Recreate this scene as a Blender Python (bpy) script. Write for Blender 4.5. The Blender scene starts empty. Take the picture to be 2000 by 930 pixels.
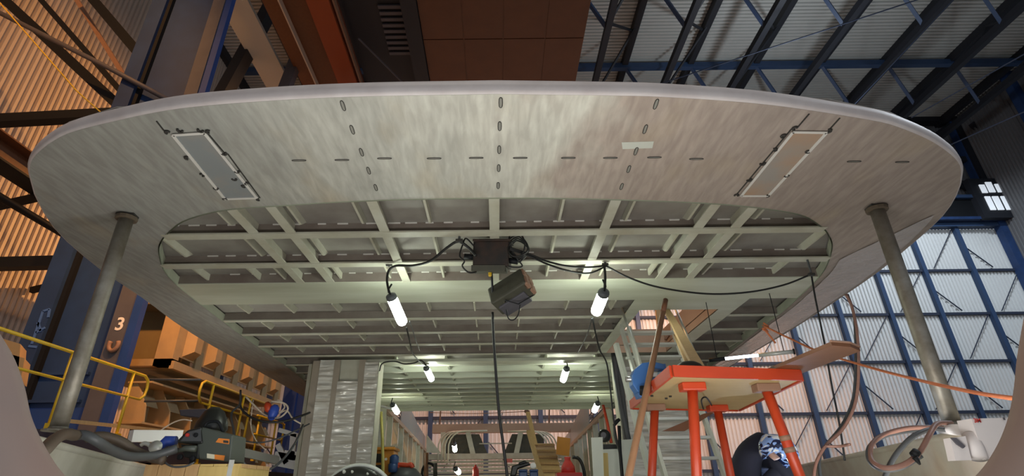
import bpy, bmesh, math, random
from mathutils import Vector, Matrix, noise

random.seed(7)
scene = bpy.context.scene
COL = scene.collection

# ------------------------------------------------------------------ camera
CAM_H = 0.30                       # lens height above the main deck
FPX, CXP, CYP = 1023.0, 966.0, 465.0   # focal length and centre in pixels of the 2000x930 frame
PITCH, ROLL = math.radians(25.8), math.radians(0.67)
F_ = Vector((0, math.cos(PITCH), math.sin(PITCH)))
R0 = Vector((1, 0, 0)); U0 = Vector((0, -math.sin(PITCH), math.cos(PITCH)))
R_ = R0 * math.cos(ROLL) - U0 * math.sin(ROLL)
U_ = U0 * math.cos(ROLL) + R0 * math.sin(ROLL)
CAM = Vector((0, 0, CAM_H))
cam_data = bpy.data.cameras.new('camera')
cam = bpy.data.objects.new('camera', cam_data)
COL.objects.link(cam)
cam_data.sensor_width = 36.0
cam_data.lens = 36.0 * FPX / 2000.0
cam_data.shift_x = (1000.0 - CXP) / 2000.0
cam_data.clip_start = 0.05; cam_data.clip_end = 400
cam.matrix_world = Matrix(((R_.x, U_.x, -F_.x, CAM.x), (R_.y, U_.y, -F_.y, CAM.y), (R_.z, U_.z, -F_.z, CAM.z), (0, 0, 0, 1)))
scene.camera = cam

# ------------------------------------------------------------------ world and lights
world = bpy.data.worlds.new('overcast_sky'); scene.world = world
world.use_nodes = True
bg = world.node_tree.nodes['Background']
bg.inputs['Color'].default_value = (0.78, 0.88, 1.0, 1)
bg.inputs['Strength'].default_value = 0.55
vs = scene.view_settings
vs.view_transform = 'Standard'; vs.look = 'None'; vs.gamma = 1.0; vs.exposure = 0.0
vs.use_curve_mapping = False

def light(name, kind, loc, energy, color, target=None, size=1.0, size_y=None, spot=None, blend=0.5):
    d = bpy.data.lights.new(name, kind)
    d.energy = energy; d.color = color
    if kind == 'AREA':
        d.size = size
        if size_y: d.shape = 'RECTANGLE'; d.size_y = size_y
    else:
        d.shadow_soft_size = size
    if kind == 'SPOT':
        d.spot_size = math.radians(spot or 60); d.spot_blend = blend
    o = bpy.data.objects.new(name, d); COL.objects.link(o); o.location = loc
    if target is not None:
        o.rotation_euler = (Vector(target) - Vector(loc)).to_track_quat('-Z', 'Y').to_euler()
    return o

SOD = (1.0, 0.45, 0.13)      # sodium high-bay lamps
COOL = (0.80, 0.90, 1.0)     # mercury high-bay lamps
# high-bay lamps under the hall roof
for lx, ly in ((34, 12), (31, 28)):
    light('high_bay_lamp', 'SPOT', (lx, ly, 26.5), 9000, COOL, (lx, ly + 5, 0), 0.5, spot=150)
for lx, ly in ((22, 4), (19, 24)):
    light('high_bay_lamp', 'POINT', (lx, ly, 21.0), 1500, COOL, None, 0.5)
for lx, ly in ((3, -8), (-3, -6)):
    light('high_bay_lamp', 'SPOT', (lx, ly, 25), 3000, (1.0, 0.9, 0.78), (lx, ly, 0), 0.5, spot=100)
# added fill spots without fixtures, below the view, brightening soffit, bulwarks and frames
for fx in (-1.5, -0.5, 0.5, 1.5):
    light('fill_spot', 'SPOT', (fx, 2.3, 0.02), 92, (1.0, 0.99, 0.95), (fx * 1.25, 3.4, 2.5), 0.3, spot=172, blend=0.6)
light('fill_spot', 'SPOT', (-1.1, 3.5, 0.05), 75, (1.0, 0.98, 0.93), (-3.7, 4.0, 0.5), 0.2, spot=120, blend=0.8)
light('fill_spot', 'SPOT', (2.5, 3.55, 0.05), 90, (1.0, 0.98, 0.93), (4.1, 5.6, 0.6), 0.2, spot=130, blend=0.8)
for fx, fe in ((-3.0, 105), (0.2, 80)):
    light('fill_spot', 'SPOT', (fx, 7.1, 0.05), fe, (1.0, 0.99, 0.90), (fx * 1.4, 8.4, 2.5), 0.3, spot=150, blend=0.9)
# sodium lamps along the left bay and above the far end of the ship
light('sodium_lamp', 'SPOT', (-9.0, 30, 15), 10000, SOD, (-21, 18, 5), 0.08, spot=130)
light('sodium_lamp', 'SPOT', (-9.5, 3, 16), 3600, SOD, (-20, 14, 8), 0.10, spot=110)
light('sodium_lamp', 'SPOT', (-5.6, 8.5, 7.5), 1500, SOD, (-8.2, 13.5, 1), 0.15, spot=110)
light('sodium_lamp', 'SPOT', (-3, 27, 18), 9000, (1.0, 0.55, 0.38), (3, 40, 2), 0.4, spot=120)
light('sodium_lamp', 'SPOT', (12, 28, 14), 6500, (1.0, 0.50, 0.28), (14, 40, 1), 0.4, spot=100)
light('sodium_lamp', 'SPOT', (0.0, 13.0, 9), 900, SOD, (3.0, 8.6, 2.6), 0.2, spot=90)

# ------------------------------------------------------------------ pixel -> point on a plane of the place
def P(px, py, y=None, z=None, x=None):
    d = F_ + R_ * ((px - CXP) / FPX) + U_ * ((CYP - py) / FPX)
    if y is not None: t = (y - CAM.y) / d.y
    elif z is not None: t = (z - CAM.z) / d.z
    else: t = (x - CAM.x) / d.x
    return CAM + d * t

# ------------------------------------------------------------------ materials
MATS = {}
def mat(name, col, rough=0.6, metal=0.0, var=None, vscale=4.0, vamt=0.5, stretch=(1, 1, 1), bump=0.0, bscale=20.0,
        emit=None, estr=0.0, spec=0.5, coat=0.0, detail=4.0, contrast=(0.35, 0.65)):
    if name in MATS: return MATS[name]
    m = bpy.data.materials.new(name); m.use_nodes = True
    nt = m.node_tree; b = nt.nodes['Principled BSDF']
    b.inputs['Base Color'].default_value = (*col, 1)
    b.inputs['Roughness'].default_value = rough
    b.inputs['Metallic'].default_value = metal
    b.inputs['Specular IOR Level'].default_value = spec
    b.inputs['Coat Weight'].default_value = coat
    if var is not None or bump:
        tc = nt.nodes.new('ShaderNodeTexCoord'); mp = nt.nodes.new('ShaderNodeMapping')
        mp.inputs['Scale'].default_value = stretch
        nt.links.new(tc.outputs['Object'], mp.inputs['Vector'])
    if var is not None:
        n = nt.nodes.new('ShaderNodeTexNoise'); n.inputs['Scale'].default_value = vscale; n.inputs['Detail'].default_value = detail
        n.inputs['Roughness'].default_value = 0.6
        nt.links.new(mp.outputs['Vector'], n.inputs['Vector'])
        r = nt.nodes.new('ShaderNodeValToRGB')
        r.color_ramp.elements[0].position = contrast[0]; r.color_ramp.elements[1].position = contrast[1]
        r.color_ramp.elements[0].color = (*col, 1)
        mixc = [col[i] * (1 - vamt) + var[i] * vamt for i in range(3)]
        r.color_ramp.elements[1].color = (*mixc, 1)
        nt.links.new(n.outputs['Fac'], r.inputs['Fac'])
        nt.links.new(r.outputs['Color'], b.inputs['Base Color'])
    if bump:
        n2 = nt.nodes.new('ShaderNodeTexNoise'); n2.inputs['Scale'].default_value = bscale
        nt.links.new(mp.outputs['Vector'], n2.inputs['Vector'])
        bp = nt.nodes.new('ShaderNodeBump'); bp.inputs['Strength'].default_value = bump; bp.inputs['Distance'].default_value = 0.02
        nt.links.new(n2.outputs['Fac'], bp.inputs['Height']); nt.links.new(bp.outputs['Normal'], b.inputs['Normal'])
    if emit is not None:
        b.inputs['Emission Color'].default_value = (*emit, 1); b.inputs['Emission Strength'].default_value = estr
    MATS[name] = m
    return m

def soffit_material():
    m = bpy.data.materials.new('faired_soffit'); m.use_nodes = True
    nt = m.node_tree; N = nt.nodes; L = nt.links; b = N['Principled BSDF']
    b.inputs['Roughness'].default_value = 0.55
    tc = N.new('ShaderNodeTexCoord')
    sep = N.new('ShaderNodeSeparateXYZ'); L.new(tc.outputs['Object'], sep.inputs[0])
    # filler tones: grey-green to port, white-green amidships, pink-brown to starboard, blotched edges
    nz = N.new('ShaderNodeTexNoise'); nz.inputs['Scale'].default_value = 1.3; nz.inputs['Detail'].default_value = 5
    mp = N.new('ShaderNodeMapping'); mp.inputs['Scale'].default_value = (1.6, 0.8, 1); L.new(tc.outputs['Object'], mp.inputs['Vector']); L.new(mp.outputs['Vector'], nz.inputs['Vector'])
    ad = N.new('ShaderNodeMath'); ad.operation = 'MULTIPLY_ADD'; ad.inputs[1].default_value = 2.6; L.new(nz.outputs['Fac'], ad.inputs[0]); L.new(sep.outputs['X'], ad.inputs[2])
    mr = N.new('ShaderNodeMapRange'); mr.inputs['From Min'].default_value = -3.5; mr.inputs['From Max'].default_value = 5.5; L.new(ad.outputs[0], mr.inputs['Value'])
    r = N.new('ShaderNodeValToRGB'); L.new(mr.outputs['Result'], r.inputs['Fac'])
    e = r.color_ramp.elements
    e[0].position = 0.05; e[0].color = (0.275, 0.275, 0.26, 1)
    e[1].position = 0.95; e[1].color = (0.33, 0.275, 0.24, 1)
    for p_, c_ in ((0.30, (0.33, 0.33, 0.305)), (0.45, (0.47, 0.465, 0.42)), (0.565, (0.59, 0.575, 0.51)), (0.63, (0.41, 0.340, 0.295)), (0.78, (0.36, 0.30, 0.265))):
        k = e.new(p_); k.color = (*c_, 1)
    # sanding streaks running across the plate
    mp2 = N.new('ShaderNodeMapping'); mp2.inputs['Scale'].default_value = (13.0, 2.2, 1.0); mp2.inputs['Rotation'].default_value = (0, 0, 0.25)
    L.new(tc.outputs['Object'], mp2.inputs['Vector'])
    st = N.new('ShaderNodeTexNoise'); st.inputs['Scale'].default_value = 1.6; st.inputs['Detail'].default_value = 7; st.inputs['Distortion'].default_value = 0.4
    L.new(mp2.outputs['Vector'], st.inputs['Vector'])
    sr = N.new('ShaderNodeValToRGB'); sr.color_ramp.elements[0].position = 0.36; sr.color_ramp.elements[1].position = 0.68
    sr.color_ramp.elements[0].color = (0.85, 0.84, 0.83, 1); sr.color_ramp.elements[1].color = (1.12, 1.13, 1.12, 1)
    L.new(st.outputs['Fac'], sr.inputs['Fac'])
    mx = N.new('ShaderNodeMix'); mx.data_type = 'RGBA'; mx.blend_type = 'MULTIPLY'; mx.inputs['Factor'].default_value = 1.0
    L.new(r.outputs['Color'], mx.inputs['A']); L.new(sr.outputs['Color'], mx.inputs['B'])
    # yellow-brown stains
    n3 = N.new('ShaderNodeTexNoise'); n3.inputs['Scale'].default_value = 1.1; n3.inputs['Detail'].default_value = 6
    mp3 = N.new('ShaderNodeMapping'); mp3.inputs['Location'].default_value = (3.3, 1.7, 0); mp3.inputs['Scale'].default_value = (1.5, 0.9, 1); L.new(tc.outputs['Object'], mp3.inputs['Vector']); L.new(mp3.outputs['Vector'], n3.inputs['Vector'])
    r3 = N.new('ShaderNodeValToRGB'); r3.color_ramp.elements[0].position = 0.56; r3.color_ramp.elements[1].position = 0.75
    r3.color_ramp.elements[0].color = (0, 0, 0, 1); r3.color_ramp.elements[1].color = (0.45, 0.45, 0.45, 1)
    L.new(n3.outputs['Fac'], r3.inputs['Fac'])
    mx2 = N.new('ShaderNodeMix'); mx2.data_type = 'RGBA'; L.new(r3.outputs['Color'], mx2.inputs['Factor']); L.new(mx.outputs['Result'], mx2.inputs['A'])
    mx2.inputs['B'].default_value = (0.42, 0.33, 0.20, 1)
    L.new(mx2.outputs['Result'], b.inputs['Base Color'])
    bp = N.new('ShaderNodeBump'); bp.inputs['Strength'].default_value = 0.12; L.new(st.outputs['Fac'], bp.inputs['Height']); L.new(bp.outputs['Normal'], b.inputs['Normal'])
    MATS['soffit'] = m
    return m

M_SOF = soffit_material()
M_FAS = mat('fascia_paint', (0.55, 0.49, 0.48), 0.5, var=(0.68, 0.63, 0.62), vscale=3, vamt=0.8)
M_STEEL = mat('primed_green_steel', (0.42, 0.40, 0.31), 0.55, var=(0.52, 0.52, 0.44), vscale=3, vamt=0.8, bump=0.05, bscale=8)
M_WEB = mat('brown_primed_web', (0.17, 0.135, 0.115), 0.6, var=(0.24, 0.21, 0.18), vscale=2.5, vamt=0.8)
M_PLATE = mat('primed_grey_deckhead', (0.30, 0.285, 0.25), 0.6, var=(0.19, 0.165, 0.15), vscale=1.6, vamt=0.8, bump=0.06, bscale=5)
M_STRIP = mat('primed_pale_plate', (0.46, 0.47, 0.36), 0.38, var=(0.58, 0.60, 0.50), vscale=1.2, vamt=0.9, stretch=(0.4, 3, 1), bump=0.05, bscale=4)
M_LIP = mat('primed_green_lip', (0.36, 0.38, 0.29), 0.5, var=(0.46, 0.49, 0.38), vscale=3, vamt=0.7)
M_GREYPLATE = mat('grey_cover_plate', (0.25, 0.27, 0.275), 0.35, var=(0.38, 0.30, 0.23), vscale=1.8, vamt=0.6, contrast=(0.5, 0.7))
M_TANPLATE = mat('tan_cover_plate', (0.34, 0.31, 0.28), 0.35, var=(0.44, 0.27, 0.16), vscale=1.8, vamt=0.9)
M_WELD = mat('dark_tack_weld', (0.035, 0.032, 0.028), 0.7)
M_SEAM = mat('pale_sealant', (0.66, 0.64, 0.60), 0.6)
M_MARK = mat('grey_slot_fill', (0.25, 0.245, 0.215), 0.7)
M_POLE = mat('galvanised_pole', (0.30, 0.28, 0.24), 0.5, 0.5, var=(0.17, 0.14, 0.10), vscale=6, vamt=0.8, bump=0.1, bscale=30)
M_FILM = mat('plastic_film', (0.46, 0.43, 0.37), 0.20, var=(0.66, 0.65, 0.60), vscale=2.2, vamt=1.0, stretch=(0.5, 1, 7), bump=0.5, bscale=6, coat=0.6, contrast=(0.42, 0.62))
M_FILM2 = mat('clear_film_on_soffit', (0.36, 0.31, 0.285), 0.14, var=(0.44, 0.39, 0.37), vscale=5, vamt=0.8, bump=0.5, bscale=14, coat=0.7)
M_TAPE = mat('brown_tape', (0.34, 0.29, 0.23), 0.35, var=(0.28, 0.24, 0.19), vscale=5)
M_NAVY = mat('navy_column_paint', (0.016, 0.046, 0.140), 0.55, var=(0.011, 0.030, 0.090), vscale=1.2, vamt=0.8)
M_NAVY2 = mat('navy_lower_paint', (0.016, 0.055, 0.24), 0.5, var=(0.012, 0.042, 0.17), vscale=2)
M_COLGREY = mat('dirty_grey_flange', (0.095, 0.090, 0.105), 0.6, var=(0.065, 0.062, 0.075), vscale=2)
M_BLUE = mat('blue_wall_column', (0.030, 0.060, 0.130), 0.5, var=(0.022, 0.045, 0.10), vscale=1)
M_GIRT = mat('dark_blue_girt', (0.022, 0.030, 0.055), 0.6)
M_SHEET = mat('white_corrugated_sheet', (0.66, 0.67, 0.66), 0.45, var=(0.58, 0.59, 0.58), vscale=0.4, vamt=0.8)
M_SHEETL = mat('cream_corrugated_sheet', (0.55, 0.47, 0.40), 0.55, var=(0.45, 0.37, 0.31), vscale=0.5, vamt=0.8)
M_ROOF = mat('grey_roof_sheet', (0.52, 0.52, 0.49), 0.55, var=(0.44, 0.44, 0.41), vscale=0.2)
M_GABLE = mat('shaded_gable_sheet', (0.13, 0.13, 0.135), 0.6, var=(0.09, 0.09, 0.095), vscale=0.4)  # grey sheet with the dim light of the upper hall put into its colour
M_TRUSS = mat('dark_roof_steel', (0.012, 0.014, 0.020), 0.6)
M_COLLAR = mat('rusty_collar', (0.10, 0.075, 0.05), 0.7)
M_BLACK = mat('black_steel', (0.006, 0.007, 0.009), 0.6, spec=0.3)
M_RUSTP = mat('brown_crane_plate', (0.13, 0.050, 0.020), 0.6, var=(0.09, 0.034, 0.014), vscale=1.2)
M_CRANEO = mat('orange_crane_paint', (0.30, 0.065, 0.018), 0.5)
M_CONC = mat('concrete_floor', (0.40, 0.385, 0.36), 0.8, var=(0.32, 0.30, 0.28), vscale=0.4)
M_DECK = mat('primed_main_deck', (0.48, 0.46, 0.40), 0.6, var=(0.36, 0.33, 0.28), vscale=1.5)
M_BULW = mat('faired_bulwark', (0.60, 0.58, 0.49), 0.55, var=(0.46, 0.36, 0.27), vscale=1.6, vamt=0.7)
M_BULWL = mat('white_bulwark', (0.70, 0.68, 0.61), 0.5, var=(0.52, 0.50, 0.42), vscale=2.0, vamt=0.8)
M_COAM = mat('pink_grey_primer', (0.40, 0.325, 0.30), 0.6, var=(0.46, 0.31, 0.26), vscale=1.2, vamt=0.8, bump=0.08, bscale=6)
M_LAMP = mat('lamp_glow', (0.9, 0.95, 0.9), 0.4, emit=(0.90, 1.0, 0.86), estr=60)
M_LAMPF = mat('lamp_glow_far', (0.9, 0.95, 0.9), 0.4, emit=(0.92, 1.0, 0.80), estr=45)
M_CAP = mat('lamp_cap_grey', (0.10, 0.11, 0.12), 0.4, 0.2)
M_RUBBER = mat('black_cable_rubber', (0.010, 0.010, 0.010), 0.55)
M_GREYHOSE = mat('dark_grey_hose', (0.060, 0.064, 0.068), 0.5)
M_BROWNHOSE = mat('brown_red_hose', (0.27, 0.14, 0.105), 0.5, var=(0.17, 0.09, 0.07), vscale=8)
M_DUCT = mat('brown_dirty_hose', (0.085, 0.060, 0.042), 0.6, var=(0.05, 0.038, 0.03), vscale=6)
M_ROPEO = mat('orange_rope', (0.55, 0.16, 0.06), 0.8)
M_WHITECABLE = mat('pale_cable', (0.62, 0.52, 0.42), 0.5)
M_RUSTBOX = mat('rusty_transformer', (0.010, 0.009, 0.008), 0.65, var=(0.040, 0.018, 0.010), vscale=7, vamt=0.9)
M_OLIVE = mat('dark_olive_case', (0.05, 0.05, 0.035), 0.6, var=(0.09, 0.085, 0.06), vscale=6)
M_CLAY = mat('brown_end_cap', (0.30, 0.17, 0.11), 0.6, var=(0.22, 0.12, 0.08), vscale=8)
M_ORANGE = mat('orange_red_paint', (0.54, 0.055, 0.014), 0.4, var=(0.43, 0.042, 0.011), vscale=5)
M_PLY = mat('plywood', (0.55, 0.40, 0.19), 0.6, var=(0.47, 0.32, 0.14), vscale=2.5, stretch=(0.6, 6, 1))
M_WOOD = mat('pale_timber', (0.60, 0.40, 0.20), 0.6, var=(0.48, 0.30, 0.14), vscale=3, stretch=(8, 8, 0.8))
M_STICK = mat('brown_wood_pole', (0.33, 0.17, 0.085), 0.55, var=(0.24, 0.12, 0.06), vscale=4, stretch=(8, 8, 1))
M_BOARD = mat('dark_brown_board', (0.17, 0.070, 0.030), 0.45, var=(0.12, 0.048, 0.022), vscale=8)
M_CRATE = mat('yellow_crate_board', (0.60, 0.44, 0.16), 0.6, var=(0.45, 0.31, 0.10), vscale=3, stretch=(6, 6, 0.7))
M_CRATE2 = mat('tan_crate_board', (0.52, 0.33, 0.15), 0.6, var=(0.40, 0.23, 0.10), vscale=4, stretch=(6, 6, 0.7))
M_ALU = mat('aluminium', (0.62, 0.62, 0.58), 0.4, 0.35, var=(0.50, 0.50, 0.44), vscale=6)
M_VISE = mat('blue_vice_paint', (0.05, 0.16, 0.42), 0.4)
M_CHROME = mat('bright_steel', (0.6, 0.6, 0.6), 0.25, 0.9)
M_YEL = mat('yellow_rail_paint', (0.72, 0.46, 0.020), 0.4, var=(0.60, 0.36, 0.015), vscale=5)
M_BLOCK = mat('tan_primed_section', (0.50, 0.31, 0.13), 0.6, var=(0.38, 0.24, 0.11), vscale=1.5, vamt=0.8)
M_BLOCK2 = mat('olive_primed_plate', (0.30, 0.23, 0.12), 0.6, var=(0.24, 0.17, 0.09), vscale=2)
M_MACH = mat('green_grey_machine', (0.060, 0.070, 0.058), 0.5)
M_MACHD = mat('black_machine_front', (0.012, 0.013, 0.012), 0.4)
M_STICKO = mat('orange_sticker', (0.70, 0.22, 0.03), 0.5)
M_STICKW = mat('cream_sticker', (0.62, 0.60, 0.45), 0.5)
M_BLUEP = mat('bright_blue_plastic', (0.03, 0.08, 0.45), 0.4)
M_WHITE = mat('white_paint', (0.75, 0.74, 0.72), 0.5)
M_PAPER = mat('white_carton', (0.66, 0.62, 0.61), 0.6, var=(0.60, 0.56, 0.56), vscale=2)
M_RED = mat('red_paint', (0.50, 0.035, 0.025), 0.45)
M_TEXTW = mat('white_stencil_paint', (0.85, 0.80, 0.74), 0.6)
M_TEXTB = mat('pale_blue_chalk', (0.05, 0.13, 0.38), 0.7)
M_CLOTH = mat('navy_coverall', (0.012, 0.014, 0.028), 0.85, var=(0.020, 0.024, 0.055), vscale=4, bump=0.3, bscale=9)
M_SKIN = mat('glove_leather', (0.25, 0.16, 0.09), 0.8)
M_SKINR = mat('skin', (0.55, 0.33, 0.25), 0.6)
M_BOOT = mat('black_leather', (0.015, 0.013, 0.012), 0.6)
M_GLASS = mat('lit_window_glass', (0.8, 0.85, 0.9), 0.2, emit=(0.85, 0.92, 1.0), estr=0.55)
M_TOOLO = mat('orange_cabinet_paint', (0.55, 0.22, 0.02), 0.5, var=(0.45, 0.17, 0.02), vscale=4)
M_DBLUE = mat('dark_blue_plastic', (0.015, 0.05, 0.16), 0.4)
M_PALEG = mat('pale_green_panel', (0.58, 0.60, 0.54), 0.5, var=(0.52, 0.54, 0.48), vscale=3)
M_BEIGE = mat('beige_beam_primer', (0.46, 0.32, 0.23), 0.6, var=(0.40, 0.27, 0.19), vscale=2)

# ------------------------------------------------------------------ mesh helpers
def org(o):
    v = Vector((0, 0, 0))
    while o is not None:
        v += o.location; o = o.parent
    return v

def ortho(d, up=Vector((0, 0, 1))):
    d = d.normalized()
    if abs(d.dot(up)) > 0.98: up = Vector((0, 1, 0))
    s = d.cross(up).normalized(); u = s.cross(d).normalized()
    return d, s, u

class MB:
    def __init__(self): self.v = []; self.f = []
    def add(self, vs, fs):
        n = len(self.v); self.v += [Vector(v) for v in vs]; self.f += [tuple(i + n for i in f) for f in fs]; return self
    def hexa(self, a):      # 8 corners: bottom 0-3, top 4-7
        return self.add(a, [(3, 2, 1, 0), (4, 5, 6, 7), (0, 1, 5, 4), (1, 2, 6, 5), (2, 3, 7, 6), (3, 0, 4, 7)])
    def box(self, x0, x1, y0, y1, z0, z1):
        return self.hexa([(x0, y0, z0), (x1, y0, z0), (x1, y1, z0), (x0, y1, z0), (x0, y0, z1), (x1, y0, z1), (x1, y1, z1), (x0, y1, z1)])
    def obox(self, c, sx, sy, sz, m):
        c = Vector(c); a = []
        for z in (-1, 1):
            for x, y in ((-1, -1), (1, -1), (1, 1), (-1, 1)):
                a.append(c + m @ Vector((x * sx / 2, y * sy / 2, z * sz / 2)))
        return self.hexa(a)
    def bar(self, p0, p1, w, h, up=Vector((0, 0, 1))):
        p0 = Vector(p0); p1 = Vector(p1); d, s, u = ortho(p1 - p0, Vector(up))
        a = []
        for p in (p0, p1):
            a += [p - s * w / 2 - u * h / 2, p + s * w / 2 - u * h / 2, p + s * w / 2 + u * h / 2, p - s * w / 2 + u * h / 2]
        return self.hexa(a)
    def tube(self, pts, r, n=8, caps=True):
        pts = [Vector(p) for p in pts]; rs = r if isinstance(r, (list, tuple)) else [r] * len(pts)
        base = len(self.v); prev = None
        for i, p in enumerate(pts):
            d = (pts[min(i + 1, len(pts) - 1)] - pts[max(i - 1, 0)])
            if d.length < 1e-9: d = Vector((0, 0, 1))
            d.normalize()
            if prev is None: _, s, u = ortho(d)
            else:
                s = prev - d * prev.dot(d)
                if s.length < 1e-6: _, s, u = ortho(d)
                s.normalize(); u = s.cross(d)
            prev = s
            for k in range(n):
                a = 2 * math.pi * k / n
                self.v.append(p + (s * math.cos(a) + u * math.sin(a)) * rs[i])
        for i in range(len(pts) - 1):
            for k in range(n):
                a = base + i * n + k; b = base + i * n + (k + 1) % n
                self.f.append((a, b, b + n, a + n))
        if caps:
            self.f.append(tuple(base + k for k in range(n))[::-1])
            self.f.append(tuple(base + (len(pts) - 1) * n + k for k in range(n)))
        return self
    def lathe(self, prof, o, axis=(0, 0, 1), n=16):   # prof: (radius, distance along axis)
        o = Vector(o); d, s, u = ortho(Vector(axis)); base = len(self.v)
        for r, h in prof:
            for k in range(n):
                a = 2 * math.pi * k / n
                self.v.append(o + d * h + (s * math.cos(a) + u * math.sin(a)) * r)
        for i in range(len(prof) - 1):
            for k in range(n):
                a = base + i * n + k; b = base + i * n + (k + 1) % n
                self.f.append((a, b, b + n, a + n))
        self.f.append(tuple(base + k for k in range(n))[::-1]); self.f.append(tuple(base + (len(prof) - 1) * n + k for k in range(n)))
        return self
    def prism(self, poly, off):
        poly = [Vector(p) for p in poly]; off = Vector(off); n = len(poly)
        return self.add(poly + [p + off for p in poly], [tuple(range(n))[::-1], tuple(range(n, 2 * n))] + [(i, (i + 1) % n, n + (i + 1) % n, n + i) for i in range(n)])
    def grid(self, rows):
        n = len(rows[0]); base = len(self.v)
        for r in rows: self.v += [Vector(p) for p in r]
        for i in range(len(rows) - 1):
            for k in range(n - 1):
                a = base + i * n + k; self.f.append((a, a + 1, a + n + 1, a + n))
        return self
    def mesh(self, name, material, o=Vector((0, 0, 0)), smooth=False, fix=True):
        me = bpy.data.meshes.new(name)
        me.from_pydata([tuple(v - o) for v in self.v], [], self.f)
        if fix:
            bm = bmesh.new(); bm.from_mesh(me); bmesh.ops.recalc_face_normals(bm, faces=bm.faces); bm.to_mesh(me); bm.free()
        me.materials.append(material)
        if smooth:
            for p in me.polygons: p.use_smooth = True
        return me
    def build(self, name, material, parent=None, smooth=False, bevel=0.0, fix=True):
        o = bpy.data.objects.new(name, None) if False else None
        off = org(parent) if parent is not None else None
        if parent is None:
            lo = Vector((min(v.x for v in self.v), min(v.y for v in self.v), min(v.z for v in self.v)))
            hi = Vector((max(v.x for v in self.v), max(v.y for v in self.v), max(v.z for v in self.v)))
            off = Vector(((lo.x + hi.x) / 2, (lo.y + hi.y) / 2, lo.z))
        me = self.mesh(name, material, off, smooth, fix)
        o = bpy.data.objects.new(name, me); COL.objects.link(o)
        if parent is not None: o.parent = parent
        else: o.location = off
        if bevel:
            b = o.modifiers.new('bevel', 'BEVEL'); b.width = bevel; b.segments = 2; b.limit_method = 'ANGLE'
        if smooth and not bevel:
            pass
        return o

def tag(o, label, cat=None, group=None, kind=None):
    if label: o['label'] = label
    if cat: o['category'] = cat
    if group: o['group'] = group
    if kind: o['kind'] = kind
    return o
def thing(name, label, cat, loc=(0, 0, 0), group=None, kind=None):
    o = bpy.data.objects.new(name, None); COL.objects.link(o); o.location = Vector(loc); o.empty_display_size = 0.2
    return tag(o, label, cat, group, kind)
def inst(me, name, parent, loc, rot=None, scale=None):
    o = bpy.data.objects.new(name, me); COL.objects.link(o); o.parent = parent
    o.location = Vector(loc) - org(parent)
    if rot: o.rotation_euler = rot
    if scale: o.scale = scale
    return o
def catmull(pts, n=8):
    pts = [Vector(p) for p in pts]; out = []
    q = [pts[0] * 2 - pts[1]] + pts + [pts[-1] * 2 - pts[-2]]
    for i in range(1, len(q) - 2):
        a, b, c, d = q[i - 1], q[i], q[i + 1], q[i + 2]
        for k in range(n):
            t = k / n
            out.append(0.5 * ((2 * b) + (c - a) * t + (2 * a - 5 * b + 4 * c - d) * t * t + (3 * b - a - 3 * c + d) * t ** 3))
    out.append(pts[-1]); return out
def resample(pts, n):
    L = [0]
    for i in range(1, len(pts)): L.append(L[-1] + (pts[i] - pts[i - 1]).length)
    out = []; j = 0
    for k in range(n):
        s = L[-1] * k / (n - 1)
        while j < len(L) - 2 and L[j + 1] < s: j += 1
        t = (s - L[j]) / max(L[j + 1] - L[j], 1e-9)
        out.append(pts[j].lerp(pts[j + 1], min(1, t)))
    return out
def cable(name, label, pts, r, material, cat='cable', group=None, n=6, sub=6):
    o = MB().tube(catmull(pts, sub), r, n).build(name, material, None, smooth=True)
    return tag(o, label, cat, group)
def text_mesh(body, name, material, parent, loc, size, rot, extrude=0.002):
    cu = bpy.data.curves.new(name, 'FONT'); cu.body = body; cu.size = size; cu.extrude = extrude; cu.align_x = 'CENTER'; cu.align_y = 'CENTER'; cu.offset = size * 0.02
    tmp = bpy.data.objects.new(name, cu); COL.objects.link(tmp)
    bpy.context.view_layer.update()
    me = bpy.data.meshes.new_from_object(tmp.evaluated_get(bpy.context.evaluated_depsgraph_get()))
    bpy.data.objects.remove(tmp)
    me.materials.clear(); me.materials.append(material)
    o = bpy.data.objects.new(name, me); COL.objects.link(o); o.parent = parent
    o.location = Vector(loc) - org(parent); o.rotation_euler = rot
    return o

# ================================================================== THE HALL (setting)
YE, XL, XR, ZR, ZF = 40.0, -21.0, 43.0, 31.3, -3.5
def corr_mesh(name, w, h, n, depth, material):
    """corrugated sheet in local x (width) / z (height), ribs proud towards -y, centred on its lower middle"""
    mb = MB(); p = w / n; prof = []
    for i in range(n):
        x = -w / 2 + i * p
        prof += [(x, 0), (x + 0.36 * p, 0), (x + 0.46 * p, -depth), (x + 0.90 * p, -depth)]
    prof.append((w / 2, 0))
    mb.grid([[(x, y, 0) for x, y in prof], [(x, y, h) for x, y in prof]])
    return mb.mesh(name, material, fix=False)

floor = tag(MB().box(-30, 60, -70, 45, ZF - 0.3, ZF).build('floor', M_CONC), 'bare concrete floor of the shipyard hall', kind='structure')

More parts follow.
